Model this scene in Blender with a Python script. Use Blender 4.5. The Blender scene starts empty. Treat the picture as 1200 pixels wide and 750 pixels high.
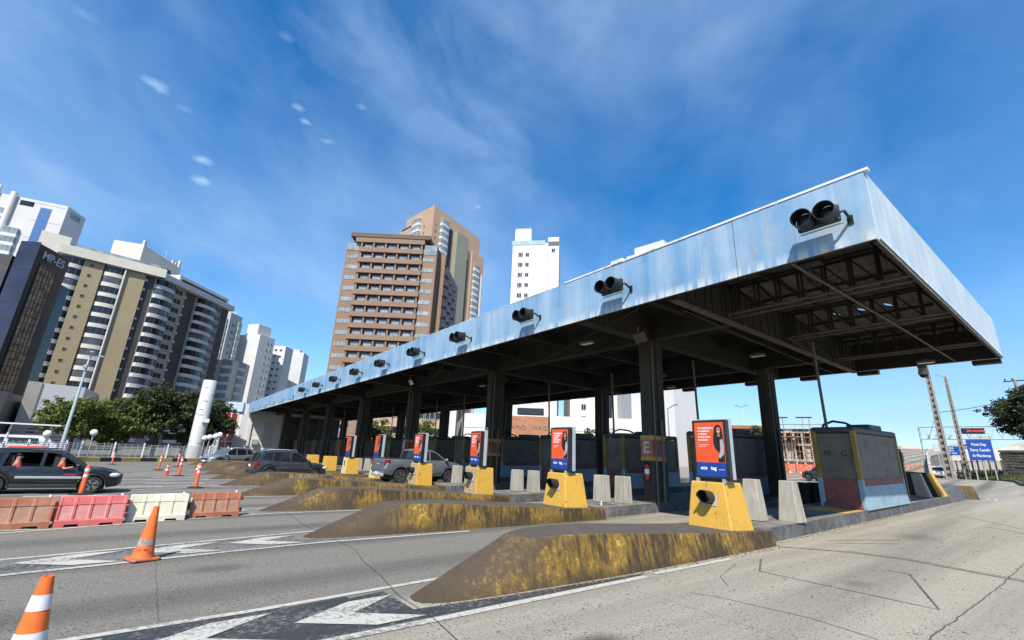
SKY_SAT, SKY_VAL, SKY_HUE, SKY_STR = 1.38, 1.85, .5, .075
SKY_HAZE, SKY_CLOUD = (2.8, 6.3, 10.4), (4.2, 6.2, 9.2)
SUN_STR, EXPO = 5.0, .55
import bpy, bmesh, math, random
from mathutils import Vector, Matrix
R = math.radians
PI = math.pi
rng = random.Random(7)
scene = bpy.context.scene
COL = scene.collection

# ------------------------------------------------------------------ ground height
def lerp(a, b, t): return a + (b - a) * t
def sstep(a, b, x):
    t = max(0.0, min(1.0, (x - a) / (b - a))); return t * t * (3 - 2 * t)
def gz(x, y):
    c = 0.0 if x > -5 else -0.3 * (1 - math.exp((x + 5) / 18.0))
    r = 0.0 if y < 12.5 else 0.024 * (min(y, 78.0) - 12.5)
    return c + r * sstep(-75, -48, x)
def interp(tab, x):
    if x <= tab[0][0]: return tab[0][1]
    for (a, va), (b, vb) in zip(tab, tab[1:]):
        if x <= b: return va + (vb - va) * (x - a) / (b - a)
    return tab[-1][1]

# ------------------------------------------------------------------ materials
def nt(m): return m.node_tree.nodes, m.node_tree.links
def new_mat(name):
    m = bpy.data.materials.new(name); m.use_nodes = True
    return m, m.node_tree.nodes['Principled BSDF'], m.node_tree.nodes, m.node_tree.links
AK = 0.84
def rgb(c): return (c[0] * AK, c[1] * AK, c[2] * AK, 1.0)
def ramp(N, stops):
    r = N.new('ShaderNodeValToRGB'); e = r.color_ramp.elements
    e[0].position, e[0].color = stops[0][0], rgb(stops[0][1])
    e[1].position, e[1].color = stops[1][0], rgb(stops[1][1])
    for p, c in stops[2:]:
        n = e.new(p); n.color = rgb(c)
    return r
def noise(N, L, vec, scale, detail=5, rough=0.55, stretch=None, loc=(0,0,0)):
    n = N.new('ShaderNodeTexNoise'); n.inputs['Scale'].default_value = scale
    n.inputs['Detail'].default_value = detail; n.inputs['Roughness'].default_value = rough
    mp = N.new('ShaderNodeMapping'); mp.inputs['Location'].default_value = loc
    if stretch: mp.inputs['Scale'].default_value = stretch
    L.new(vec, mp.inputs['Vector']); L.new(mp.outputs['Vector'], n.inputs['Vector'])
    return n.outputs['Fac']
def mixc(N, L, f, a, b, mode='MIX'):
    m = N.new('ShaderNodeMix'); m.data_type = 'RGBA'; m.blend_type = mode
    for s, v in ((m.inputs[0], f), (m.inputs[6], a), (m.inputs[7], b)):
        if isinstance(v, (int, float)): s.default_value = v
        elif isinstance(v, tuple): s.default_value = rgb(v)
        else: L.new(v, s)
    return m.outputs[2]
def math_(N, L, op, a, b=None, c=None, clamp=False):
    m = N.new('ShaderNodeMath'); m.operation = op; m.use_clamp = clamp
    for s, v in zip(m.inputs, (a, b, c)):
        if v is None: continue
        if isinstance(v, (int, float)): s.default_value = v
        else: L.new(v, s)
    return m.outputs[0]
def maprange(N, L, v, a, b, c=0.0, d=1.0):
    m = N.new('ShaderNodeMapRange'); m.inputs[1].default_value = a; m.inputs[2].default_value = b
    m.inputs[3].default_value = c; m.inputs[4].default_value = d; L.new(v, m.inputs[0]); return m.outputs[0]
def geo_pos(N):
    return N.new('ShaderNodeNewGeometry').outputs['Position']
def obj_co(N):
    return N.new('ShaderNodeTexCoord').outputs['Object']
def bump(N, L, P, h, strength=0.3, dist=0.02):
    b = N.new('ShaderNodeBump'); b.inputs['Strength'].default_value = strength
    b.inputs['Distance'].default_value = dist; L.new(h, b.inputs['Height']); L.new(b.outputs['Normal'], P.inputs['Normal'])

def plain(name, c, rough=0.6, metal=0.0, var=0.25, scale=3.0, bmp=0.0, spec=None, dirt=None, streak=False, coat=0.0):
    """base colour broken up by two noises, optional dirt colour"""
    m, P, N, L = new_mat(name)
    v = geo_pos(N)
    f = noise(N, L, v, scale, 6, 0.6, (1, 1, 0.25) if streak else None)
    lo = tuple(x * (1 - var) for x in c); hi = tuple(min(1, x * (1 + var * .6)) for x in c)
    col = ramp(N, [(0.3, lo), (0.7, hi)]); L.new(f, col.inputs[0]); out = col.outputs[0]
    if dirt:
        g = noise(N, L, v, scale * 0.45, 8, 0.7, (1, 1, 0.12) if streak else None, (3, 7, 1))
        out = mixc(N, L, maprange(N, L, g, 0.52, 0.72, 0, 0.85), out, dirt)
    L.new(out, P.inputs['Base Color'])
    P.inputs['Roughness'].default_value = rough; P.inputs['Metallic'].default_value = metal
    if coat: P.inputs['Coat Weight'].default_value = coat; P.inputs['Coat Roughness'].default_value = 0.05
    if spec is not None: P.inputs['Specular IOR Level'].default_value = spec
    if bmp: bump(N, L, P, noise(N, L, v, scale * 12, 4), bmp, 0.01)
    return m

M = {}
def mk(name, *a, **k): M[name] = plain(name, *a, **k)
mk('white_paint', (.72, .72, .70), .55, var=.12, dirt=(.45, .43, .38))
mk('road_white', (.50, .49, .44), .85, var=.4, scale=7, dirt=(.17, .16, .145))
mk('road_black_worn', (.055, .054, .053), .9, var=.6, scale=5, dirt=(.19, .18, .16))
mk('road_black', (.030, .031, .035), .85, var=.6, scale=5, dirt=(.14, .135, .12))
mk('seam_dark', (.10, .094, .083), .9, var=.5, scale=9, dirt=(.24, .225, .19))
mk('kerb_grey', (.10, .10, .105), .85, var=.45, scale=3, dirt=(.22, .20, .175), bmp=.3)
mk('island_top', (.20, .185, .165), .9, var=.4, scale=2.2, dirt=(.09, .082, .075), bmp=.3)
mk('bollard_concrete', (.40, .375, .315), .9, var=.25, scale=5, dirt=(.20, .175, .13), bmp=.4, streak=True)
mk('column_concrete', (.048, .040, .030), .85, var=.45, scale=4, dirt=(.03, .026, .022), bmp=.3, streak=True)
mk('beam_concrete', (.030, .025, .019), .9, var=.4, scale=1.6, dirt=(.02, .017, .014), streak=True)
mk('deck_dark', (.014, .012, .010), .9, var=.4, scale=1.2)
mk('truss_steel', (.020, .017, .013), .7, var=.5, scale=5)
mk('angle_steel', (.105, .085, .062), .65, var=.4, scale=5)
mk('roof_sheet', (.085, .070, .052), .8, var=.4, scale=1.3, dirt=(.035, .028, .02))
mk('roof_cap', (.80, .80, .80), .5, var=.1, dirt=(.30, .22, .17))
mk('lamp_black', (.018, .018, .020), .45, var=.4, scale=8)
mk('lamp_grey', (.10, .10, .105), .5, var=.3, scale=8)
mk('lens_dark', (.03, .02, .02), .15, var=.2)
mk('cabinet_grey', (.42, .45, .47), .45, var=.12)
mk('cabinet_black', (.015, .016, .018), .35, var=.3)
mk('poster_orange', (.80, .095, .018), .35, var=.05)
mk('poster_blue', (.008, .055, .30), .35, var=.3, scale=3)
mk('print_white', (.85, .85, .86), .5, var=.03)
mk('hair_black', (.012, .009, .008), .6, var=.3)
mk('skin_tan', (.42, .22, .14), .55, var=.12)
mk('blazer_grey', (.45, .40, .42), .7, var=.2)
mk('booth_grey', (.175, .160, .132), .7, var=.25, scale=2, dirt=(.07, .065, .06))
mk('booth_yellow', (.33, .215, .035), .6, var=.3, dirt=(.10, .075, .03))
mk('booth_blue', (.26, .39, .49), .6, var=.2, scale=2, dirt=(.36, .36, .33))
mk('booth_red', (.24, .075, .065), .65, var=.3, dirt=(.10, .05, .045))
mk('booth_roof', (.065, .072, .082), .6, var=.3)
mk('floor_yellow', (.60, .40, .08), .8, var=.3, dirt=(.25, .20, .12), scale=5)
mk('cone_orange', (.85, .16, .022), .55, var=.18, scale=8, dirt=(.45, .11, .03))
mk('cone_base', (.50, .14, .07), .7, var=.3, scale=6)
mk('cone_white', (.70, .71, .74), .5, var=.12, scale=8, dirt=(.42, .41, .40))
mk('cone_worn', (.34, .30, .27), .8, var=.5, scale=14)
mk('post_orange', (.85, .13, .03), .5, var=.1)
mk('post_red', (.70, .05, .03), .5, var=.1)
mk('rubber', (.018, .018, .018), .8, var=.3)
mk('barrier_brown_faded', (.42, .235, .155), .7, var=.2, scale=4, dirt=(.30, .15, .09))
mk('barrier_red_faded', (.62, .25, .225), .65, var=.12, scale=4, dirt=(.66, .38, .34))
mk('barrier_white_faded', (.70, .66, .50), .65, var=.08, scale=4, dirt=(.56, .50, .36))
mk('barrier_brown', (.38, .135, .07), .65, var=.22, scale=3, dirt=(.42, .24, .16))
mk('barrier_red', (.62, .13, .12), .6, var=.15, scale=3, dirt=(.60, .25, .22))
mk('barrier_white', (.66, .63, .50), .6, var=.1, scale=3, dirt=(.50, .45, .33))
mk('lamp_pole', (.42, .50, .52), .45, var=.12)
mk('globe_white', (.82, .82, .80), .35, var=.04)
mk('fence_white', (.66, .67, .66), .55, var=.15)
mk('grit', (.16, .125, .085), .95, var=.6, scale=30)
mk('trunk', (.12, .085, .055), .9, var=.4, scale=6, bmp=.5)
mk('tyre', (.016, .016, .017), .8, var=.25)
mk('alloy', (.42, .43, .45), .3, metal=.8, var=.1)
mk('plastic_black', (.02, .02, .021), .55, var=.2)
mk('headlight', (.62, .66, .70), .1, var=.15, scale=12)
mk('taillight', (.22, .008, .010), .15, var=.2, scale=12)
mk('plate_white', (.75, .75, .75), .5, var=.05)
mk('seat_red', (.48, .015, .022), .8, var=.2)
mk('seat_dark', (.03, .03, .032), .8, var=.2)
mk('pole_concrete', (.34, .30, .26), .9, var=.25, scale=2, dirt=(.20, .17, .14))
mk('wire', (.02, .02, .02), .6, var=.1)
mk('sign_blue', (.012, .075, .36), .45, var=.1)
mk('sign_back', (.50, .50, .48), .6, var=.15)
mk('galvanised', (.45, .47, .48), .45, metal=.3, var=.15)
mk('stone_wall', (.10, .088, .075), .95, var=.5, scale=2.2, bmp=.5)
mk('wall_pale', (.52, .47, .40), .9, var=.25, scale=.5, dirt=(.36, .31, .25))
mk('bare_wood', (.20, .15, .10), .9, var=.3)
mk('ext_red', (.55, .012, .012), .3, var=.1)
mk('ext_green', (.02, .25, .13), .4, var=.1)
mk('pipe_grey', (.13, .115, .095), .6, var=.25)
mk('sign_orange', (.38, .14, .045), .6, var=.3)
mk('sign_yellow', (.42, .26, .06), .6, var=.3)
# buildings
mk('b_white', (.66, .66, .65), .7, var=.06, scale=.15, dirt=(.64, .63, .60))
mk('b_grey', (.50, .50, .50), .7, var=.08, scale=.15)
mk('b_lightgrey', (.60, .60, .59), .7, var=.08, scale=.15)
mk('b_beige', (.66, .63, .55), .7, var=.08, scale=.2, dirt=(.52, .48, .40))
mk('b_tan', (.34, .275, .165), .75, var=.1, scale=.25)
mk('b_taupe', (.36, .33, .285), .75, var=.12, scale=.25)
mk('b_darkbrown', (.05, .04, .034), .55, var=.35, scale=.4)
mk('b_brown', (.245, .158, .102), .75, var=.08, scale=.2, dirt=(.215, .138, .088))
mk('b_browndark', (.125, .082, .057), .75, var=.1, scale=.2)
mk('b_brownside', (.25, .21, .18), .75, var=.1, scale=.2)
mk('b_salmon', (.50, .335, .22), .75, var=.08, scale=.2)
mk('b_olive', (.27, .275, .205), .75, var=.06, scale=.2)
mk('b_pink', (.62, .36, .29), .8, var=.1, scale=.3)
mk('b_glassblue', (.035, .16, .36), .12, var=.25, scale=.3)
mk('b_bluewall', (.03, .13, .36), .5, var=.2, scale=.2)
mk('b_navy', (.032, .034, .062), .18, var=.35, scale=.25)
mk('b_navyside', (.018, .018, .022), .2, var=.35, scale=.25)
mk('b_charcoal', (.045, .045, .048), .5, var=.3, scale=.3)
mk('b_glassreflect', (.24, .15, .08), .3, var=.9, scale=.9, dirt=(.40, .36, .30))  # copper and pale blotches paint reflections into the glazing
mk('glass_dark', (.02, .024, .03), .12, var=.5, scale=.35)
mk('glass_mid', (.10, .12, .14), .12, var=.6, scale=.35)
mk('glass_pale', (.28, .33, .36), .15, var=.45, scale=.35)
mk('glass_green', (.35, .52, .48), .15, var=.15, scale=.35)
mk('win_frame', (.50, .50, .49), .5, var=.1)
mk('brick_orange', (.42, .19, .10), .85, var=.25, scale=1.0)
mk('terracotta', (.36, .15, .08), .85, var=.25)
mk('kerb_yellow', (.60, .42, .10), .8, var=.2, dirt=(.35, .27, .12))
mk('kerb_black', (.035, .035, .035), .8, var=.3)
mk('window_red', (.30, .03, .02), .25, var=.5, scale=2)
mk('vms_black', (.012, .013, .016), .5, var=.2)
mk('awning_blue', (.22, .38, .52), .6, var=.1)

def lit(name, c, s):
    m, P, N, L = new_mat(name); P.inputs['Base Color'].default_value = rgb(c)
    P.inputs['Emission Color'].default_value = rgb(c); P.inputs['Emission Strength'].default_value = s; M[name] = m
lit('vms_led', (.9, .10, .04), .8)

def paint(name, c, rough=.28, metal=.35):
    m, P, N, L = new_mat(name); v = obj_co(N)
    f = noise(N, L, v, 2.2, 5); col = mixc(N, L, maprange(N, L, f, .4, .75, 0, .04 if c[0] < .03 else .18), c, (.16, .145, .12))
    L.new(col, P.inputs['Base Color']); P.inputs['Metallic'].default_value = metal
    L.new(maprange(N, L, f, .3, .8, rough, rough + .18), P.inputs['Roughness'])
    P.inputs['Coat Weight'].default_value = .8; P.inputs['Coat Roughness'].default_value = .08
    M[name] = m
paint('paint_black', (.010, .010, .012)); paint('paint_silver', (.42, .43, .45), .3, .7)
paint('paint_grey', (.055, .058, .068), .3, .5); paint('paint_white', (.70, .70, .70), .3, 0)
paint('paint_silverblue', (.33, .35, .38), .3, .7); paint('paint_blue', (.05, .08, .2), .3, .3)
m, P, N, L = new_mat('car_glass'); P.inputs['Base Color'].default_value = (.012, .014, .016, 1); P.inputs['Roughness'].default_value = .04; M['car_glass'] = m
m, P, N, L = new_mat('car_glass_clear'); P.inputs['Base Color'].default_value = (.06, .075, .085, 1); P.inputs['Roughness'].default_value = .03; M['car_glass_clear'] = m

# weathered sky blue sheet metal of the canopy fascia
def fascia_mat(name, blue, pale, k):
    m, P, N, L = new_mat(name); v = geo_pos(N)
    st = noise(N, L, v, 1.6, 7, .62, (1, 1, .07)); st2 = noise(N, L, v, 5.0, 5, .6, (1, 1, .05), (4, 2, 9)); bl = noise(N, L, v, .55, 6, .6, None, (2, 2, 2))
    a = math_(N, L, 'ADD', math_(N, L, 'MULTIPLY', st, .6), math_(N, L, 'MULTIPLY', bl, .4))
    f = maprange(N, L, a, .40 - k, .66 - k, 0, 1)
    col = mixc(N, L, f, blue, pale)
    col = mixc(N, L, maprange(N, L, st2, .60, .74, 0, .5), col, (.56, .61, .65))
    # rust weeping from some places
    rn = noise(N, L, v, 2.6, 6, .65, (1, 1, .10), (11, 3, 5)); rn2 = noise(N, L, v, .9, 4, .5, None, (5, 8, 2))
    rf = math_(N, L, 'MULTIPLY', maprange(N, L, rn, .60, .72, 0, 1), maprange(N, L, rn2, .44, .58, 0, .8))
    col = mixc(N, L, rf, col, (.36, .27, .17))
    dn = noise(N, L, v, 1.1, 8, .7, (1, 1, .5), (21, 4, 8)); col = mixc(N, L, maprange(N, L, dn, .54, .68, 0, .6), col, (.43, .47, .48))
    szz = N.new('ShaderNodeSeparateXYZ'); L.new(v, szz.inputs[0])
    low = math_(N, L, 'MULTIPLY', maprange(N, L, szz.outputs[2], 7.05, 6.8, 0, 1), maprange(N, L, st2, .42, .56, 0, .85)); col = mixc(N, L, low, col, (.66, .68, .68))
    L.new(col, P.inputs['Base Color']); P.inputs['Roughness'].default_value = .75; P.inputs['Specular IOR Level'].default_value = .2
    bump(N, L, P, bl, .35, .06); M[name] = m
fascia_mat('fascia_blue', (.14, .315, .53), (.37, .51, .635), .03)
fascia_mat('fascia_pale', (.34, .48, .60), (.56, .62, .66), .04)

# worn yellow painted concrete of the crash noses
def nose_mat(name, yellow, amount):
    m, P, N, L = new_mat(name); v = geo_pos(N)
    st = noise(N, L, v, 10.0, 8, .72, (1, 1, .05)); ch = noise(N, L, v, 11, 8, .72, None, (4, 4, 4)); big = noise(N, L, v, .9, 4, .5, None, (1, 5, 3))
    a = math_(N, L, 'ADD', math_(N, L, 'MULTIPLY', st, .52), math_(N, L, 'MULTIPLY', big, .48))
    grime = mixc(N, L, ch, (.022, .014, .007), (.07, .044, .017))
    ochre = mixc(N, L, ch, (.14, .082, .012), (.29, .175, .024))
    col = mixc(N, L, maprange(N, L, a, .455, .545, 0, 1), grime, ochre)
    fresh = math_(N, L, 'MULTIPLY', maprange(N, L, ch, .52, .57, 0, 1), math_(N, L, 'MULTIPLY', maprange(N, L, big, .52 - amount, .66 - amount, 0, 1), maprange(N, L, st, .40, .58, .15, 1)))
    col = mixc(N, L, fresh, col, yellow)
    chip = maprange(N, L, ch, .66, .70, 0, 1)
    col = mixc(N, L, math_(N, L, 'MULTIPLY', chip, .6), col, (.33, .30, .26))
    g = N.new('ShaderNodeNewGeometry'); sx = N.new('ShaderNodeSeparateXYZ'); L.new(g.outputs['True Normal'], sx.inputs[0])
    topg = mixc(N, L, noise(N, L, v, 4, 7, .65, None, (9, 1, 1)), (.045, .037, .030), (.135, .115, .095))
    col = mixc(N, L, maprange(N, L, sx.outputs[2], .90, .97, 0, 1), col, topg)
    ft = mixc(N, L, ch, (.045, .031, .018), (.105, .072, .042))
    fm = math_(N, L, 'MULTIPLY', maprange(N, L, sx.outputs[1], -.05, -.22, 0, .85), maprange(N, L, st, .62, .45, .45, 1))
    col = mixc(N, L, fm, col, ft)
    sp_ = N.new('ShaderNodeSeparateXYZ'); L.new(v, sp_.inputs[0]); gy_ = math_(N, L, 'ADD', sp_.outputs[1], math_(N, L, 'MULTIPLY', math_(N, L, 'SUBTRACT', big, .5), 6.0))
    impact = math_(N, L, 'MULTIPLY', maprange(N, L, gy_, 5.9, 4.5, 0, .8), maprange(N, L, ch, .66, .50, .25, 1)); col = mixc(N, L, impact, col, ft)
    low = math_(N, L, 'MULTIPLY', maprange(N, L, sp_.outputs[2], .16, .02, 0, .7), maprange(N, L, st, .40, .60, .3, 1)); col = mixc(N, L, low, col, grime)
    L.new(col, P.inputs['Base Color']); P.inputs['Roughness'].default_value = .82
    bump(N, L, P, ch, .8, .02); M[name] = m
nose_mat('nose_yellow', (.55, .32, .05), .03)
nose_mat('nose_yellow_worn', (.62, .38, .07), .0)

def block_mat(name, y, chipc, lo):
    m, P, N, L = new_mat(name); v = geo_pos(N)
    a = noise(N, L, v, 2.0, 5, .6); ch = noise(N, L, v, 12, 8, .7, (1, 1, .5), (2, 2, 2)); big = noise(N, L, v, 1.3, 3, .5, None, (7, 1, 1))
    col = mixc(N, L, a, tuple(x * .8 for x in y), tuple(min(1, x * 1.12) for x in y))
    col = mixc(N, L, maprange(N, L, a, .55, .75, 0, .5), col, tuple(x * .62 for x in y))
    f = math_(N, L, 'MULTIPLY', maprange(N, L, ch, .56, .62, 0, 1), maprange(N, L, big, lo, lo + .12, 0, .9))
    col = mixc(N, L, f, col, chipc)
    L.new(col, P.inputs['Base Color']); P.inputs['Roughness'].default_value = .7; bump(N, L, P, ch, .3, .008); M[name] = m
block_mat('block_yellow', (.66, .38, .055), (.10, .07, .035), .5)
block_mat('block_worn', (.52, .36, .17), (.16, .12, .08), .46)
block_mat('block_pale', (.74, .60, .30), (.20, .14, .08), .54)

# ground: old pitted concrete, paler slabs in the near right lane
def ground_mat():
    m, P, N, L = new_mat('ground_concrete'); v = geo_pos(N); sx = N.new('ShaderNodeSeparateXYZ'); L.new(v, sx.inputs[0])
    X, Y = sx.outputs[0], sx.outputs[1]
    big = noise(N, L, v, .35, 5, .6); mid = noise(N, L, v, 2.2, 7, .65, None, (3, 1, 0)); fine = noise(N, L, v, 38, 5, .7)
    agg = noise(N, L, v, 120, 3, .6); strk = noise(N, L, v, .8, 6, .6, (1.6, .06, 1), (1, 1, 1))
    grey = mixc(N, L, mid, (.178, .166, .140), (.258, .243, .205)); grey = mixc(N, L, maprange(N, L, big, .35, .7, 0, .5), grey, (.205, .185, .155))
    pale = mixc(N, L, mid, (.36, .326, .25), (.48, .442, .35)); pale = mixc(N, L, maprange(N, L, strk, .42, .66, 0, .85), pale, (.275, .25, .205))
    edge = math_(N, L, 'ADD', X, math_(N, L, 'MULTIPLY', math_(N, L, 'SUBTRACT', big, .5), .5))
    pf = math_(N, L, 'MAXIMUM', maprange(N, L, edge, -6.2, -5.9, 0, 1), maprange(N, L, Y, 9.5, 13.5, 0, .8))
    pf = math_(N, L, 'MULTIPLY', pf, maprange(N, L, X, -60, -45, .35, 1))
    col = mixc(N, L, pf, grey, pale)
    # rubber darkened wheel tracks, one per lane west of the first island
    ph = math_(N, L, 'SINE', math_(N, L, 'MULTIPLY', math_(N, L, 'ADD', math_(N, L, 'ADD', X, math_(N, L, 'MULTIPLY', Y, .10)), 8.05), 2 * PI / 2.6))
    tr = math_(N, L, 'MULTIPLY', maprange(N, L, ph, .1, 1.0, 0, 1), maprange(N, L, strk, .3, .65, .45, 1))
    tr = math_(N, L, 'MULTIPLY', tr, maprange(N, L, edge, -6.4, -6.9, .2, .85))
    col = mixc(N, L, tr, col, (.085, .082, .075))
    # pitting: dark specks and pale grains
    vor = N.new('ShaderNodeTexVoronoi'); vor.inputs['Scale'].default_value = 21; L.new(v, vor.inputs['Vector'])
    pit = math_(N, L, 'MULTIPLY', maprange(N, L, vor.outputs['Distance'], .30, .16, 0, 1), maprange(N, L, mid, .40, .56, .0, .75))
    col = mixc(N, L, pit, col, (.055, .05, .043))
    col = mixc(N, L, maprange(N, L, fine, .50, .68, 0, .75), col, (.085, .08, .07))
    gr2 = noise(N, L, v, 23, 5, .75, None, (8, 8, 1)); col = mixc(N, L, maprange(N, L, gr2, .55, .72, 0, .45), col, (.10, .095, .083)); col = mixc(N, L, maprange(N, L, gr2, .45, .30, 0, .35), col, (.46, .44, .39))
    col = mixc(N, L, maprange(N, L, agg, .58, .75, 0, .45), col, (.42, .40, .36))
    # slab joints: across every 5.6 m and lengthways
    w = math_(N, L, 'MULTIPLY', math_(N, L, 'SUBTRACT', mid, .5), .10)
    jy = math_(N, L, 'ABSOLUTE', math_(N, L, 'SUBTRACT', math_(N, L, 'FRACT', math_(N, L, 'DIVIDE', math_(N, L, 'ADD', math_(N, L, 'ADD', Y, w), 2.35 + math.pi * 0), 5.6)), .5))
    jl = maprange(N, L, jy, .0016, .0006, 0, .5)
    jx = math_(N, L, 'ABSOLUTE', math_(N, L, 'ADD', math_(N, L, 'ADD', X, w), 1.80))
    jl = math_(N, L, 'MAXIMUM', jl, maprange(N, L, jx, .014, .006, 0, .8))
    col = mixc(N, L, jl, col, (.045, .04, .035))
    # soft dark round spots: first one a blurred blob, the rest oil drips
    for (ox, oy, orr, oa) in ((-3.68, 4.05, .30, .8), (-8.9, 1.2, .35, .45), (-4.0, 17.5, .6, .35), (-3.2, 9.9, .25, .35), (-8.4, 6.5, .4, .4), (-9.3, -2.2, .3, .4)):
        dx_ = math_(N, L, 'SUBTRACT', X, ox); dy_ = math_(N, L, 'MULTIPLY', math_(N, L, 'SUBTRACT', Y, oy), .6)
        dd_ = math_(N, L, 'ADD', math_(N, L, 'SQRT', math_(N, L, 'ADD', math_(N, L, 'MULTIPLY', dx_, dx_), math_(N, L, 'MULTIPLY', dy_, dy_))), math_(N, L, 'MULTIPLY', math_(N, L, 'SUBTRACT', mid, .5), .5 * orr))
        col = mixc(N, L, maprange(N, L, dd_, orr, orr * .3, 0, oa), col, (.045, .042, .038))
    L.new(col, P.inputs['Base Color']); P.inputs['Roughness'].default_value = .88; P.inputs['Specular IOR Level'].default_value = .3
    hsum = math_(N, L, 'SUBTRACT', math_(N, L, 'ADD', fine, mid), pit)
    bump(N, L, P, hsum, .9, .016); M['ground'] = m
ground_mat()

def road_paint(name, c, ground, wear):
    m, P, N, L = new_mat(name); v = geo_pos(N); ch = noise(N, L, v, 15, 9, .75); big = noise(N, L, v, 1.4, 4, .6, (1, .5, 1)); tr = noise(N, L, v, 3.0, 6, .7, (1.6, .12, 1), (3, 3, 3))
    col = mixc(N, L, big, tuple(x * .8 for x in c), tuple(min(1, x * 1.12) for x in c))
    a = math_(N, L, 'ADD', math_(N, L, 'MULTIPLY', ch, .55), math_(N, L, 'ADD', math_(N, L, 'MULTIPLY', big, .25), math_(N, L, 'MULTIPLY', tr, .20)))
    g = mixc(N, L, ch, tuple(x * .6 for x in ground), tuple(x * 1.3 for x in ground))
    col = mixc(N, L, maprange(N, L, a, .60 - wear, .50 - wear * .8, 0, .95), g, col) if False else mixc(N, L, maprange(N, L, a, .53 - wear, .60 - wear, 0, .92), col, g)
    L.new(col, P.inputs['Base Color']); P.inputs['Roughness'].default_value = .85; bump(N, L, P, ch, .4, .008); M[name] = m
road_paint('road_white', (.52, .505, .45), (.19, .18, .16), .03)
road_paint('road_black', (.034, .035, .038), (.17, .165, .15), .02)
road_paint('road_black_worn', (.05, .05, .05), (.19, .183, .165), .09)

def web_mat():
    m, P, N, L = new_mat('pole_web'); v = geo_pos(N); sx = N.new('ShaderNodeSeparateXYZ'); L.new(v, sx.inputs[0])
    fz = math_(N, L, 'FRACT', math_(N, L, 'DIVIDE', sx.outputs[2], .72)); f = math_(N, L, 'MULTIPLY', maprange(N, L, fz, .36, .42, 0, 1), maprange(N, L, fz, .97, .91, 0, 1))
    L.new(mixc(N, L, f, (.30, .27, .23), (.045, .04, .036)), P.inputs['Base Color']); P.inputs['Roughness'].default_value = .9; M['pole_web'] = m
web_mat()
def grass_mat():
    m, P, N, L = new_mat('grass'); v = geo_pos(N)
    col = mixc(N, L, noise(N, L, v, 3, 8, .7), (.03, .05, .012), (.14, .17, .045)); L.new(col, P.inputs['Base Color']); P.inputs['Roughness'].default_value = .9; M['grass'] = m
grass_mat()
def leaf_mat(name, dark, mid_, light):
    m, P, N, L = new_mat(name); v = geo_pos(N)
    f = noise(N, L, v, 1.1, 3, .5); g = noise(N, L, v, 9, 2, .5, None, (5, 5, 5))
    col = mixc(N, L, maprange(N, L, f, .35, .65), dark, mid_); col = mixc(N, L, maprange(N, L, g, .45, .7, 0, .8), col, light)
    L.new(col, P.inputs['Base Color']); P.inputs['Roughness'].default_value = .55
    P.inputs['Subsurface Weight'].default_value = 0
    tb = N.new('ShaderNodeBsdfTranslucent'); L.new(col, tb.inputs['Color']); mx = N.new('ShaderNodeMixShader'); mx.inputs[0].default_value = .25
    out = N['Material Output'] if 'Material Output' in N else None
    L.new(P.outputs[0], mx.inputs[1]); L.new(tb.outputs[0], mx.inputs[2]); L.new(mx.outputs[0], out.inputs['Surface'])
    M[name] = m
leaf_mat('leaf_bright', (.045, .075, .012), (.13, .16, .022), (.26, .27, .05))
leaf_mat('leaf_deep', (.018, .032, .010), (.05, .072, .017), (.105, .125, .035))

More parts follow.
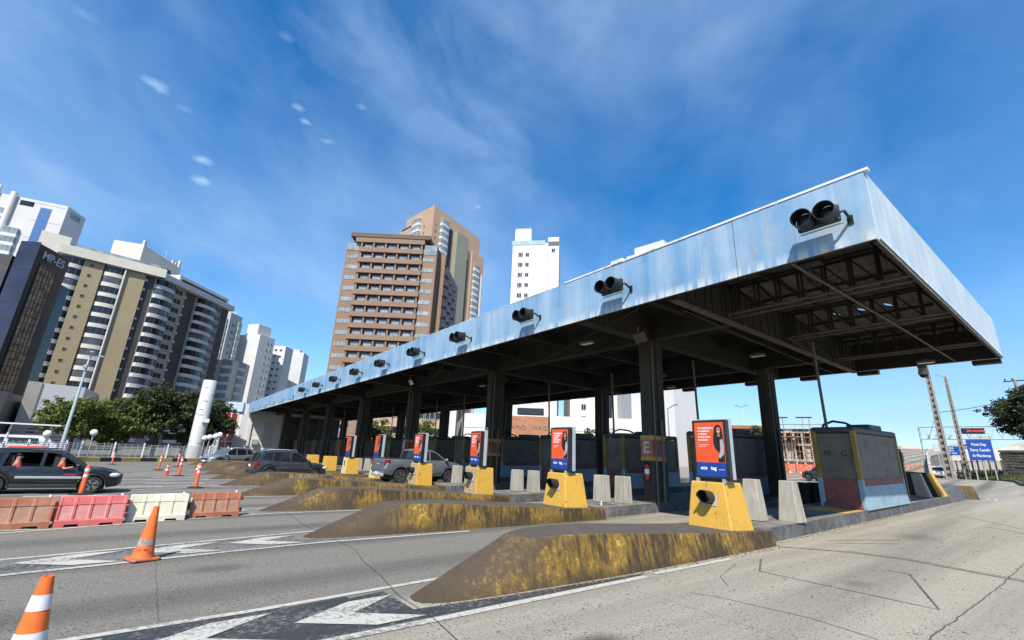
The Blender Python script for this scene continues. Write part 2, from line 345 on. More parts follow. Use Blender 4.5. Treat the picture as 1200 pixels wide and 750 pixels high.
# ------------------------------------------------------------------ mesh builder
class MB:
    def __init__(s): s.v = []; s.f = []; s.m = []; s.mi = 0; s.T = None
    def add(s, vs, fs):
        o = len(s.v)
        s.v += [tuple(s.T @ Vector(p)) if s.T is not None else tuple(p) for p in vs]
        for f in fs: s.f.append(tuple(i + o for i in f)); s.m.append(s.mi)
        return s
    def box(s, cx, cy, cz, sx, sy, sz, rz=0.0):
        h = (sx / 2, sy / 2, sz / 2); c, n = math.cos(rz), math.sin(rz); vs = []
        for dx, dy, dz in ((-1,-1,-1),(1,-1,-1),(1,1,-1),(-1,1,-1),(-1,-1,1),(1,-1,1),(1,1,1),(-1,1,1)):
            x, y = dx * h[0], dy * h[1]; vs.append((cx + x * c - y * n, cy + x * n + y * c, cz + dz * h[2]))
        return s.hexa(vs[:4], vs[4:])
    def hexa(s, b, t):
        return s.add(list(b) + list(t), [(3,2,1,0),(4,5,6,7),(0,1,5,4),(1,2,6,5),(2,3,7,6),(3,0,4,7)])
    def poly(s, pts): return s.add(pts, [tuple(range(len(pts)))])
    def prism(s, pts, z0, z1):
        n = len(pts); vs = [(x, y, z0) for x, y in pts] + [(x, y, z1) for x, y in pts]
        return s.add(vs, [tuple(range(n - 1, -1, -1)), tuple(range(n, 2 * n))] + [(i, (i + 1) % n, n + (i + 1) % n, n + i) for i in range(n)])
    def loft(s, rings, cap=True, closed=True):
        n = len(rings[0]); vs = [p for r in rings for p in r]; fs = []
        for k in range(len(rings) - 1):
            for i in range(n if closed else n - 1):
                a, b = k * n + i, k * n + (i + 1) % n; fs.append((a, b, b + n, a + n))
        if cap and closed: fs += [tuple(range(n - 1, -1, -1)), tuple(range((len(rings) - 1) * n, len(rings) * n))]
        return s.add(vs, fs)
    def tube(s, pts, r, n=8, cap=True):
        P = [Vector(p) for p in pts]; rs = r if isinstance(r, (list, tuple)) else [r] * len(P); rings = []
        for i, p in enumerate(P):
            d = (P[min(i + 1, len(P) - 1)] - P[max(i - 1, 0)]).normalized()
            up = Vector((0, 0, 1)) if abs(d.z) < .9 else Vector((1, 0, 0)); a = d.cross(up).normalized(); b = a.cross(d)
            rings.append([tuple(p + rs[i] * (math.cos(2 * PI * k / n) * a + math.sin(2 * PI * k / n) * b)) for k in range(n)])
        return s.loft(rings, cap)
    def bar(s, a, b, w, h):
        a, b = Vector(a), Vector(b); d = (b - a).normalized(); up = Vector((0, 0, 1)) if abs(d.z) < .95 else Vector((1, 0, 0))
        x = d.cross(up).normalized() * (w / 2); y = x.cross(d).normalized() * (h / 2)
        return s.hexa([a - x - y, a + x - y, a + x + y, a - x + y], [b - x - y, b + x - y, b + x + y, b - x + y])
    def lathe(s, prof, n=20, c=(0, 0, 0), axis='z', cap=True):
        rings = []
        for r, z in prof:
            ring = []
            for k in range(n):
                a = 2 * PI * k / n; x, y = r * math.cos(a), r * math.sin(a)
                p = (x, y, z) if axis == 'z' else ((x, z, -y) if axis == 'y' else (z, x, y))
                ring.append((c[0] + p[0], c[1] + p[1], c[2] + p[2]))
            rings.append(ring)
        return s.loft(rings, cap)
    def ball(s, c, r, n=14, k=8):
        if isinstance(r, (int, float)): r = (r, r, r)
        rings = []
        for j in range(1, k):
            t = PI * j / k; rings.append([(c[0] + r[0] * math.sin(t) * math.cos(2 * PI * i / n), c[1] + r[1] * math.sin(t) * math.sin(2 * PI * i / n), c[2] - r[2] * math.cos(t)) for i in range(n)])
        return s.loft(rings, True)
    def mesh(s, name, mats):
        me = bpy.data.meshes.new(name); me.from_pydata(s.v, [], s.f)
        for mm in (mats if isinstance(mats, (list, tuple)) else [mats]): me.materials.append(M[mm] if isinstance(mm, str) else mm)
        me.polygons.foreach_set('material_index', s.m)
        b = bmesh.new(); b.from_mesh(me); bmesh.ops.recalc_face_normals(b, faces=b.faces); b.to_mesh(me); b.free()
        return me
    def build(s, name, mats, parent=None, smooth=False, bevel=0.0, loc=None, rz=0.0, seg=2):
        o = bpy.data.objects.new(name, s.mesh(name, mats)); COL.objects.link(o)
        if parent is not None: o.parent = parent
        if loc is not None: o.location = loc
        if rz: o.rotation_euler.z = rz
        if smooth:
            o.data.polygons.foreach_set('use_smooth', [True] * len(o.data.polygons))
            o.data.set_sharp_from_angle(angle=R(smooth if not isinstance(smooth, bool) else 40))
        if bevel:
            bv = o.modifiers.new('bevel', 'BEVEL'); bv.width = bevel; bv.segments = seg; bv.limit_method = 'ANGLE'; bv.angle_limit = R(35)
        return o
def inst(me, name, parent=None, loc=(0, 0, 0), rz=0.0, sc=None, mat4=None):
    o = bpy.data.objects.new(name, me); COL.objects.link(o)
    if parent is not None: o.parent = parent
    if mat4 is not None: o.matrix_local = mat4
    else:
        o.location = loc; o.rotation_euler = (0, 0, rz)
        if sc: o.scale = sc
    return o
def tag(o, label, cat, group=None, kind=None):
    o['label'] = label; o['category'] = cat
    if group: o['group'] = group
    if kind: o['kind'] = kind
    return o
def thing(name, label, cat, loc=(0, 0, 0), rz=0.0, group=None):
    o = bpy.data.objects.new(name, None); COL.objects.link(o); o.location = loc; o.rotation_euler = (0, 0, rz); o.empty_display_size = .2
    return tag(o, label, cat, group)
def struct(o, label, cat): o['kind'] = 'structure'; o['label'] = label; o['category'] = cat; return o
def copy_tree(o, parent=None):
    c = o.copy(); COL.objects.link(c)
    if parent is not None: c.parent = parent
    for ch in [x for x in KIDS.get(o.name, [])]: copy_tree(ch, c)
    return c
KIDS = {}
def index_kids():
    KIDS.clear()
    for o in bpy.data.objects:
        if o.parent is not None: KIDS.setdefault(o.parent.name, []).append(o)
def dup(root, label, loc, rz=None):
    index_kids(); c = copy_tree(root); c['label'] = label; c.location = loc
    if rz is not None: c.rotation_euler = (0, 0, rz)
    return c
def text(body, size, mat, parent, mat4, name='lettering', align='CENTER', ext=.004, sx=1.0, bold=0.0):
    cu = bpy.data.curves.new('t', 'FONT'); cu.body = body; cu.size = size; cu.align_x = align; cu.align_y = 'CENTER'; cu.extrude = ext; cu.offset = bold; cu.resolution_u = 3
    t = bpy.data.objects.new('t', cu); COL.objects.link(t); dg = bpy.context.evaluated_depsgraph_get(); dg.update()
    me = bpy.data.meshes.new_from_object(t.evaluated_get(dg)); bpy.data.objects.remove(t); bpy.data.curves.remove(cu)
    me.materials.clear(); me.materials.append(M[mat]); me.name = name
    o = bpy.data.objects.new(name, me); COL.objects.link(o); o.parent = parent; o.matrix_local = mat4 @ Matrix.Diagonal((sx, 1, 1, 1)); return o
# frame for lettering on a vertical face looking towards -Y (x right, z up)
FACE_MY = Matrix.Rotation(R(90), 4, 'X')
# ------------------------------------------------------------------ world, sun, camera
AK = 1.0
SUN = Vector((.61, -.616, 1.0)).normalized()
w = bpy.data.worlds.new('World'); scene.world = w; w.use_nodes = True
N, L = w.node_tree.nodes, w.node_tree.links
bg = N['Background']; sky = N.new('ShaderNodeTexSky'); sky.sky_type = 'NISHITA'; sky.sun_disc = False
sky.sun_elevation = math.asin(SUN.z); sky.sun_rotation = math.atan2(SUN.x, SUN.y); sky.altitude = 0; sky.air_density = 1.0; sky.dust_density = .5; sky.ozone_density = 3.0
hs = N.new('ShaderNodeHueSaturation'); hs.inputs['Saturation'].default_value = SKY_SAT; hs.inputs['Value'].default_value = SKY_VAL; hs.inputs['Hue'].default_value = SKY_HUE
L.new(sky.outputs[0], hs.inputs['Color'])
d = N.new('ShaderNodeTexCoord').outputs['Generated']
sp = N.new('ShaderNodeSeparateXYZ'); L.new(d, sp.inputs[0])
rot = N.new('ShaderNodeMapping'); rot.inputs['Rotation'].default_value = (R(20), R(-14), R(35)); L.new(d, rot.inputs['Vector'])
def wn(scale, detail, rough, stretch, loc, dist=0.0):
    n = N.new('ShaderNodeTexNoise'); n.inputs['Scale'].default_value = scale; n.inputs['Detail'].default_value = detail; n.inputs['Roughness'].default_value = rough; n.inputs['Distortion'].default_value = dist
    mp = N.new('ShaderNodeMapping'); mp.inputs['Scale'].default_value = stretch; mp.inputs['Location'].default_value = loc
    L.new(rot.outputs[0], mp.inputs['Vector']); L.new(mp.outputs[0], n.inputs['Vector']); return n.outputs['Fac']
veil = wn(1.5, 5, .52, (1, 1.2, 1.9), (2.3, .7, 0), .4); wisp = wn(3.6, 6, .55, (.8, 1.2, 2.4), (1.1, 4.2, 0), .5); cov = wn(1.4, 3, .5, (1, 1, 1.3), (7.7, 3.1, 0))
veil_f = math_(N, L, 'MULTIPLY', maprange(N, L, veil, .32, .70, 0, 1), .46)
wisp_f = math_(N, L, 'MULTIPLY', math_(N, L, 'MULTIPLY', maprange(N, L, wisp, .44, .80, 0, 1), maprange(N, L, cov, .36, .60, 0, 1)), .40)
pn = wn(26, 6, .6, (1, 1, 1.8), (3.4, 9.2, 0), .3); puff_f = None
for (dd, rr_, am) in [((-0.829, -0.1175, 0.5468), 0.028, 0.75), ((-0.8804, -0.0342, 0.473), 0.022, 0.7), ((-0.8963, -0.0281, 0.4425), 0.024, 0.75), ((-0.7985, 0.083, 0.5962), 0.018, 0.55), ((-0.8128, 0.1474, 0.5636), 0.02, 0.55), ((-0.808, 0.1014, 0.5804), 0.016, 0.6), ((-0.7567, 0.1849, 0.6271), 0.016, 0.3), ((-0.7368, 0.4477, 0.5066), 0.01, 0.35), ((-0.8428, -0.0744, 0.533), 0.016, 0.2), ((-0.7839, -0.2118, 0.5836), 0.03, 0.25), ((-0.7363, 0.0372, 0.6757), 0.02, 0.2)]:
    mp = N.new('ShaderNodeMapping'); rr_ *= .72; am *= .85; mp.inputs['Location'].default_value = tuple(-v for v in dd); L.new(d, mp.inputs['Vector'])
    m2 = N.new('ShaderNodeMapping'); m2.inputs['Scale'].default_value = (1, 1, 2.6); L.new(mp.outputs[0], m2.inputs['Vector'])
    ln = N.new('ShaderNodeVectorMath'); ln.operation = 'LENGTH'; L.new(m2.outputs[0], ln.inputs[0])
    q = math_(N, L, 'ADD', math_(N, L, 'DIVIDE', ln.outputs['Value'], rr_), math_(N, L, 'MULTIPLY', math_(N, L, 'SUBTRACT', pn, .5), 2.6))
    q = maprange(N, L, q, 1.15, .05, 0, am); puff_f = q if puff_f is None else math_(N, L, 'MAXIMUM', puff_f, q)
cf = math_(N, L, 'MINIMUM', math_(N, L, 'ADD', math_(N, L, 'ADD', veil_f, wisp_f), puff_f), .85)
haze = maprange(N, L, sp.outputs[2], 0.0, .30, .45, 0)
c1 = mixc(N, L, haze, hs.outputs[0], SKY_HAZE)
c2 = mixc(N, L, cf, c1, SKY_CLOUD)
L.new(c2, bg.inputs['Color']); bg.inputs['Strength'].default_value = SKY_STR

sl = bpy.data.lights.new('sun', 'SUN'); sl.energy = SUN_STR; sl.angle = R(.5); sl.color = (1.0, .945, .86)
so = bpy.data.objects.new('sun', sl); COL.objects.link(so); so.rotation_euler = (-SUN).to_track_quat('-Z', 'Y').to_euler(); so.location = (40, -40, 60)

cam = bpy.data.cameras.new('camera'); co = bpy.data.objects.new('camera', cam); COL.objects.link(co)
cam.sensor_width = 36; cam.lens = 530 / 1200 * 36; cam.clip_start = .05; cam.clip_end = 6000
# rows: world axes expressed in camera axes (x right, y down, z forward)
RW = ((.60958, -.20294, -.76631), (.79150, .20881, .57433), (.04346, -.95664, .28792))
RIGHT = Vector((RW[0][0], RW[1][0], RW[2][0])); DOWN = Vector((RW[0][1], RW[1][1], RW[2][1])); FWD = Vector((RW[0][2], RW[1][2], RW[2][2]))
mt = Matrix.Identity(4)
for i in range(3): mt[i][0] = RIGHT[i]; mt[i][1] = -DOWN[i]; mt[i][2] = -FWD[i]
mt.translation = (0, 0, 1.8); co.matrix_world = mt; scene.camera = co
scene.view_settings.view_transform = 'Standard'; scene.view_settings.look = 'None'; scene.view_settings.exposure = EXPO; scene.view_settings.gamma = 1
scene.render.engine = 'CYCLES'

AK = 0.84
# ------------------------------------------------------------------ ground sheet
def axis_vals(fine_a, fine_b, step, far):
    v = []; x = fine_a
    while x <= fine_b + 1e-6: v.append(x); x += step
    d = step
    while v[-1] < far: d *= 1.35; v.append(v[-1] + d)
    d = step
    while v[0] > -far: d *= 1.35; v.insert(0, v[0] - d)
    return v
gx, gy = axis_vals(-60, 4, 1.0, 2500), axis_vals(-12.5, 80, 2.5, 2500)
g = MB(); g.add([(x, y, gz(x, y)) for y in gy for x in gx], [(j * len(gx) + i, j * len(gx) + i + 1, (j + 1) * len(gx) + i + 1, (j + 1) * len(gx) + i) for j in range(len(gy) - 1) for i in range(len(gx) - 1)])
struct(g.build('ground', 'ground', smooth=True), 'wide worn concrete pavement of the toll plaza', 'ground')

UP = [0]
def strip(mb, pts, wid, h=.004, step=.6):
    P = []
    for (x0, y0), (x1, y1) in zip(pts, pts[1:]):
        n = max(1, int(math.hypot(x1 - x0, y1 - y0) / step))
        P += [(lerp(x0, x1, k / n), lerp(y0, y1, k / n)) for k in range(n)]
    P.append(pts[-1]); rings = []
    for i, (x, y) in enumerate(P):
        a, b = P[max(i - 1, 0)], P[min(i + 1, len(P) - 1)]; dx, dy = b[0] - a[0], b[1] - a[1]; l = math.hypot(dx, dy); nx, ny = -dy / l * wid / 2, dx / l * wid / 2
        rings.append([(x - nx, y - ny, gz(x - nx, y - ny) + h), (x + nx, y + ny, gz(x + nx, y + ny) + h)])
    mb.loft(rings, False, False)
def patch(mb, pts, h=.004): mb.poly([(x, y, gz(x, y) + h) for x, y in pts])

TIPS = [-5.87, -11.25, -16.5, -22.0, -27.6, -32.9, -37.8, -42.8, -48.0, -53.5]
wl = MB(); bl = MB(); bl2 = MB(); ar = MB()
# lines that open out towards each crash nose, black fill and white arrowheads between them
SL = [.02, .19, .36, .48, .58, .64, .7]
for i, tx in enumerate(TIPS[:7]):
    c = lambda y: tx + SL[i] * max(0.0, 2.9 - y)
    if i < 2:
        ys = [-3.0, -1.6, -.4, .6, 1.6, 2.4, 2.9]
        for a, b in zip(ys, ys[1:]): patch(bl if i == 0 else bl2, [(c(a) - .52, a), (c(a) + .66, a), (c(b) + .66, b), (c(b) - .62, b)])
        patch(bl if i == 0 else bl2, [(tx + .30, 2.9), (tx + .66, 2.9), (tx + .55, 7.0), (tx + .48, 7.0), (tx + .40, 4.2)])
    e = .55 if i == 0 else .35
    strip(wl, [(c(-14) + .78, -14), (c(-1) + .76, -1), (c(1.5) + .76, 1.5), (tx + .76, 3.2), (tx + .66, 6.9)], .13, .008)
    if i < 1: strip(wl, [(tx + .60, 7.2), (tx + .55, 9.8)], .13, .008)
    strip(wl, [(c(-14) - .48, -14), (c(-1) - .52, -1), (c(1.4) - .60, 1.4), (tx - .86, 3.9), (tx - 1.22, 6.5)], .11, .008)
    if i < 3:
        for yy in (2.55, 1.1, -.35, -1.8):
            C_ = c(yy); h = .012
            patch(ar, [(C_ + .10, yy - .95), (C_ + .60, yy - .22), (C_ + .58, yy + .38), (C_ + .09, yy - .30)], h)
            patch(ar, [(C_ + .10, yy - .95), (C_ + .09, yy - .30), (C_ - .40, yy + .38), (C_ - .36, yy - .22)], h)
struct(bl.build('black_road_paint', 'road_black'), 'worn black paint between the lane lines ahead of the islands', 'road marking')
struct(bl2.build('black_road_paint', 'road_black_worn'), 'faded black paint between the lane lines ahead of the second island', 'road marking')
struct(wl.build('lane_line', 'road_white'), 'worn white lane lines running up to the toll islands', 'road marking')
struct(ar.build('arrow_marking', 'road_white'), 'white arrowheads painted ahead of the toll islands', 'road marking')
# lane lines far left, before the yellow and black kerb
fl = MB()
for X0 in (-20.2, -27.5, -31.5, -36.5, -42.5):
    strip(fl, [(X0 + .3, -9), (X0, -1), (X0 - .3, 3)], .22, .008, 2)
for X0, Y0 in ((-22.5, -3), (-26.5, -1.6), (-29, .2), (-34, .4), (-38.5, -.5)):
    strip(fl, [(X0, Y0), (X0 - .2, Y0 + 2.4)], .35, .008, 2)
struct(fl.build('lane_line', 'road_white'), 'worn white lane lines beyond the plastic barriers', 'road marking')
sc = MB()
strip(sc, [(-4.99, 10.4), (-4.46, 9.19), (-2.03, 9.22), (-2.94, 11.82), (-3.25, 11.76)], .035, .004)
strip(sc, [(-5.5, 12.5), (-4.4, 13.2), (-3.37, 13.45), (-1.59, 13.1), (1, 12.6)], .07, .004); strip(sc, [(-4.4, 13.36), (-3.37, 13.6), (-1.59, 13.25), (1, 12.75)], .03, .004)
strip(sc, [(-5.2, 14.56), (-4.14, 16.5)], .04, .004); strip(sc, [(-4.9, 14.3), (-4.0, 15.7)], .025, .004)
strip(sc, [(-4.3, 6.7), (-3.97, 6.86), (-2.85, 7.07), (-2.15, 6.95), (-1.8, 6.7)], .014, .004)
strip(sc, [(-5.0, 9.4), (-4.6, 8.1), (-4.2, 7.6)], .012, .004)
strip(sc, [(-17.0, 3.75), (-13, 3.5), (-9.46, 3.55), (-8.3, 3.3), (-7.35, 3.2), (-6.2, 2.98), (-5.2, 2.95), (-4.3, 2.82)], .010, .014)
strip(sc, [(-3.3, 22.5), (-1.0, 20.4)], .05, .004); strip(sc, [(-4.6, 26), (-1.5, 21.5)], .03, .004)
struct(sc.build('sealed_crack', 'seam_dark'), 'dark sealed saw cuts and cracks in the concrete lane', 'road seam')

# grit, dry leaves and small stones gathered along the islands
gr = MB(); r2 = random.Random(21)
def speck(x, y, h=0.0):
    z = gz(x, y) + h + .004; k = r2.uniform(.010, .030); a = r2.uniform(0, PI); c, s_ = math.cos(a) * k, math.sin(a) * k; t_ = r2.uniform(.004, .016)
    gr.add([(x - c, y - s_, z), (x + s_, y - c, z), (x + c, y + s_, z), (x - s_, y + c, z), (x, y, z + t_)], [(0, 1, 4), (1, 2, 4), (2, 3, 4), (3, 0, 4)])
for i, tx in enumerate(TIPS[:4]):
    for k in range(520 if i == 0 else 260):
        y = r2.uniform(3.2, 24); e = interp([(3, .1), (3.6, .33), (5, .38), (8.5, .40), (12.5, .28), (12.6, .0), (40, .0)], y); speck(tx + e + .02 + abs(r2.gauss(0, .09)), y)
for k in range(260): speck(r2.uniform(-6.8, -1.0), r2.uniform(3, 22))
for k in range(200): y = r2.uniform(12.8, 20); speck(TIPS[0] - r2.uniform(.1, 2.0), y, .336)
o = gr.build('grit', 'grit'); o['kind'] = 'stuff'; o['label'] = 'scattered grit and dry leaves along the island kerbs'; o['category'] = 'grit'
# ------------------------------------------------------------------ canopy
FY, RY, ZB, ZT, XE, XW = 11.72, 28.2, 6.75, 8.46, -2.36, -88.0
CX = [-11.55 - 11.32 * k for k in range(7)]; CY = (16.15, 24.9)
can = thing('toll_canopy', 'long low toll plaza canopy with weathered sky blue metal fascia on concrete columns', 'canopy', (XE, FY, 0))
Tc = Matrix.Translation((-XE, -FY, 0))
def cmb(): m = MB(); m.T = Tc; return m
def cbuild(m, name, mats, **k): return m.build(name, mats, can, **k)
b = cmb(); x = XE; i = 0; widths = [3.1, 4.3, 4.05, 4.3, 4.2]
while x > XW:
    wd = min(widths[i % 5], x - XW); b.box(x - wd / 2, FY + .02 + .006 * (i % 2), (ZB + ZT) / 2, wd - .022, .04, ZT - ZB); x -= wd; i += 1
cbuild(b, 'front_fascia', 'fascia_blue')
b = cmb(); y = FY + .05; i = 0
while y < RY:
    wd = min(widths[i % 5] * .78, RY - y); b.box(XE - .02 - .005 * (i % 2), y + wd / 2, (ZB + ZT) / 2, .04, wd - .012, ZT - ZB); y += wd; i += 1
cbuild(b, 'side_fascia', 'fascia_pale')
b = cmb(); b.box((XE + XW) / 2, RY + .02, (ZB + ZT) / 2, XE - XW - .1, .04, ZT - ZB); b.box(XW - .02, (FY + RY) / 2, (ZB + ZT) / 2, .04, RY - FY - .1, ZT - ZB); cbuild(b, 'rear_fascia', 'fascia_pale')
b = cmb(); b.box((XE + XW) / 2, RY - .04, (ZB + ZT) / 2, XE - XW - .3, .03, ZT - ZB - .05); b.box(XE - .09, (FY + RY) / 2, (ZB + ZT) / 2, .03, RY - FY - .3, ZT - ZB - .05); b.box((XE + XW) / 2, FY + .09, ZB + .35, XE - XW - .3, .03, .7); cbuild(b, 'fascia_lining', 'truss_steel')
b = cmb()
for k in range(5): b.box(XE - .9 - k * 2.0, FY + .06, ZT + .035, 1.97, .16, .06)
x = -14.5
for k in range(26): b.box(x, FY + .04, ZT + .012, 2.6, .09, .022); x -= 2.83
b.box(-9.6, FY + .12, ZT + .09, .5, .3, .14); b.box(XE - .06, (FY + RY) / 2, ZT + .012, .10, RY - FY - .3, .022)
cbuild(b, 'roof_cap', 'roof_cap')
b = cmb()
for (xa, ya, xb, yb) in ((XE - .06, FY + .2, XE - .06, RY), (XE - .2, FY + .10, XW, FY + .10)):
    b.bar((xa, ya, ZB + .03), (xb, yb, ZB + .03), .14, .05)
cbuild(b, 'fascia_angle', 'truss_steel')
# profiled roof sheet: ribs across the plaza, a few open slots at the eaves
b = cmb(); xs = []; x = XE - .06
while x > XW + .1: xs.append(x); x -= .22
zr = [8.16 + (.045 if (k // 2) % 2 else -.045) for k in range(len(xs))]
for k in range(len(xs) - 1):
    for ya, yb, j in ((FY + .08, FY + .42, 0), (FY + .42, RY - .42, 1), (RY - .42, RY - .02, 2)):
        if j == 0 and k % 6 == 3 and k < 130: continue
        if j == 1 and 6 < k < 18 and k % 4 == 1:
            b.poly([(xs[k], ya, zr[k]), (xs[k + 1], ya, zr[k + 1]), (xs[k + 1], 21.7, zr[k + 1]), (xs[k], 21.7, zr[k])]); ya = 22.0
        b.poly([(xs[k], ya, zr[k]), (xs[k + 1], ya, zr[k + 1]), (xs[k + 1], yb, zr[k + 1]), (xs[k], yb, zr[k])])
cbuild(b, 'roof_sheet', 'roof_sheet')
# deep clad beam where the cantilevered end bay starts
b = cmb(); b.box(-7.75, (FY + RY) / 2 + .1, (ZB + 8.1) / 2, .30, RY - FY - .4, 8.1 - ZB)
y = FY + .4
while y < RY - .3:
    b.box(-7.585, y, (ZB + 8.1) / 2, .03, rng.choice((.06, .09, .30)), 8.1 - ZB - .06); y += rng.uniform(.34, .62)
cbuild(b, 'clad_beam', 'beam_concrete')
b = cmb(); b.box(-7.66, (FY + RY) / 2 + .1, ZB - .045, .24, RY - FY - .5, .07); cbuild(b, 'beam_flange', 'angle_steel')
for j, y in enumerate((15.45, 19.95, 25.35)):
    b = cmb(); b.mi = 0
    for s in (-.16, .16):
        b.bar((-7.58, y + s, 7.98), (XE - .1, y + s, 7.98), .07, .10)
        for k in range(8):
            xx = -7.3 + k * .68; b.bar((xx, y + s, 6.95), (xx, y + s, 7.98), .09, .05)
            if k < 7: b.bar((xx + .02, y + s * .7, 7.92), (xx + .66, y + s * .7, 7.0), .045, .045)
    b.mi = 1
    for s in (-.24, .24): b.bar((-7.58, y + s, 6.92), (XE - .1, y + s, 6.92), .09, .06)
    cbuild(b, 'truss', ['truss_steel', 'angle_steel'])
b = cmb(); b.tube([(-4.2, FY + .15, 6.80), (-4.0, 19.5, 6.80), (-3.85, RY - .1, 6.80)], .034); cbuild(b, 'bracing_pipe', 'angle_steel')
b = cmb()
for y in (12.6, 14.0, 17.8, 22.4, 26.6): b.bar((-7.6, y, 8.02), (XE - .1, y, 8.02), .06, .12)
for x in (-6.2, -5.0, -3.2): b.bar((x, FY + .1, 7.98), (x, RY - .1, 7.98), .05, .08)
cbuild(b, 'purlin', 'truss_steel')
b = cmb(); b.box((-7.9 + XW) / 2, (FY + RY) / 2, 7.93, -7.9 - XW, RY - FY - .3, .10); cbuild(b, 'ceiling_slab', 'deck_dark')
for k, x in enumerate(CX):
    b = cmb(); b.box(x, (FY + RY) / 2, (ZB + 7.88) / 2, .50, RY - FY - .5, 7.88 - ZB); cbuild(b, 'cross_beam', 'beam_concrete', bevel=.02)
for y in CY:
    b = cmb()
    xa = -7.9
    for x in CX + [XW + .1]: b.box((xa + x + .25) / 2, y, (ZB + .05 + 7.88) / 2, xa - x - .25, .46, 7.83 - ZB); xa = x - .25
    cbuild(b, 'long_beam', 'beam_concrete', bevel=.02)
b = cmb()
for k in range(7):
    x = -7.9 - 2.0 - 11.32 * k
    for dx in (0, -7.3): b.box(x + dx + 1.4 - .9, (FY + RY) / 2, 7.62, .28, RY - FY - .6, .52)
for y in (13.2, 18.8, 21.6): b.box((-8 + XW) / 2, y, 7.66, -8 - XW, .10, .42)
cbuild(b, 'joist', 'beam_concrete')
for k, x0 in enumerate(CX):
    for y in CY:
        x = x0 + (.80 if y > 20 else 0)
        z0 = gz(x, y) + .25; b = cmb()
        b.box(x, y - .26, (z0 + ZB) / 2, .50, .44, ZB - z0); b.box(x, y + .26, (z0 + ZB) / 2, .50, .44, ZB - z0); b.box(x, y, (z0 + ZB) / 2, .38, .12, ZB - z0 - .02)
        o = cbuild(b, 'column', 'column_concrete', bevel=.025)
        p = MB(); p.T = Tc
        p.tube([(x + .29, y - .32, z0), (x + .29, y - .32, ZB - .3)], .035); p.tube([(x + .30, y + .12, z0), (x + .30, y + .12, z0 + 3.2)], .05); p.build('drain_pipe', 'pipe_grey', o)
# cables slung below the slab
b = cmb()
for (a, c) in (((-9, FY + .3, 6.72), (-30, 20, 6.70)), ((-22, FY + .3, 6.72), (-44, 21, 6.70)), ((-8, 13, 6.70), (-8.5, 27.9, 6.70))): b.tube([a, ((a[0] + c[0]) / 2, (a[1] + c[1]) / 2, 6.62), c], .02, 6)
b.tube([(-7.4, 19.5, 6.9), (-7.2, 20.8, 6.6), (-6.8, 21.2, 6.75), (-6.5, 21.3, 6.0)], .05); cbuild(b, 'cable', 'wire')

# lamps under the canopy
def ceiling_lamp(loc, label):
    t = thing('ceiling_lamp', label, 'lamp', loc, 0, 'lamps under the canopy'); b = MB(); b.box(0, 0, -.05, .62, .30, .10); b.box(0, 0, .03, .2, .1, .08); b.build('housing', 'pipe_grey', t, bevel=.015)
    b = MB(); b.box(0, 0, -.105, .54, .22, .012); b.build('diffuser', 'print_white', t)
where = ['behind the first beam past the letter E column', 'between the letter E column and the rear row', 'close to the rear edge right of the pillar by booth 15', 'mid bay left of the letter E column', 'near the rear edge behind the white building view', 'deep in the second bay']
for (x, y, s) in ((-13.2, 14.0, 3), (-9.2, 20.8, 1), (-4.6, 26.6, 2), (-15.5, 22.5, 0), (-17.4, 26.4, 4), (-27.5, 18.2, 5)):
    ceiling_lamp((x, y, 6.68), 'small white ceiling lamp, ' + where[s])
t = thing('flood_lamp', 'tilted pale square flood lamp hung under the canopy near the letter E column', 'lamp', (-10.6, 14.1, 6.6)); b = MB(); b.box(0, 0, 0, .05, .05, .5); b.build('stem', 'pipe_grey', t)
b = MB(); b.T = Matrix.Rotation(R(35), 4, 'X') @ Matrix.Rotation(R(20), 4, 'Z'); b.box(0, 0, -.2, .48, .10, .40); b.build('lamp_head', 'angle_steel', t, bevel=.02)
t = thing('flood_lamp', 'tilted pale flood lamp hung under the canopy third bay from the right', 'lamp', (-29.5, 13.4, 6.6)); b = MB(); b.box(0, 0, 0, .05, .05, .5); b.build('stem', 'pipe_grey', t)
b = MB(); b.T = Matrix.Rotation(R(35), 4, 'X'); b.box(0, 0, -.2, .44, .10, .36); b.build('lamp_head', 'white_paint', t, bevel=.02)
t = thing('speaker_box', 'black box fixed on the truss near the canopy corner', 'equipment box', (-4.4, 13.9, 7.6)); b = MB(); b.box(0, 0, 0, .55, .4, .4); b.build('case', 'lamp_black', t, bevel=.02); b = MB(); b.tube([(0, 0, -.2), (-.3, .2, -.55), (-.1, .6, -.6), (.5, .7, -.3)], .02); b.build('cable', 'wire', t)
t = thing('dome_camera', 'grey dome camera hanging from the rear edge of the canopy', 'camera', (-5.0, RY - .2, ZB)); b = MB(); b.box(0, 0, -.08, .3, .3, .16); b.build('bracket', 'pipe_grey', t)
b = MB(); b.lathe([(.10, -.10), (.17, -.2), (.20, -.36), (.19, -.46)], 16); b.build('housing', 'cabinet_grey', t, smooth=True); b = MB(); b.ball((0, 0, -.46), (.17, .17, .15)); b.build('dome', 'cabinet_black', t, smooth=True)
for i, x in enumerate((-2.9, -7.2, -9.9, -13.0, -17.3)):
    t = thing('lane_signal', ('dark lane signal box under the rear eave, ' + ['at the far right corner', 'second from the right', 'third from the right', 'fourth from the right', 'fifth from the right'][i]), 'traffic light', (x, RY + .2, ZB + .05), 0, 'lane signals on the rear edge'); b = MB(); b.box(0, 0, -.02, .9, .34, .42); b.build('housing', 'lamp_black', t, bevel=.02); b = MB(); b.box(0, -.12, .35, .06, .06, .5); b.build('bracket', 'pipe_grey', t)

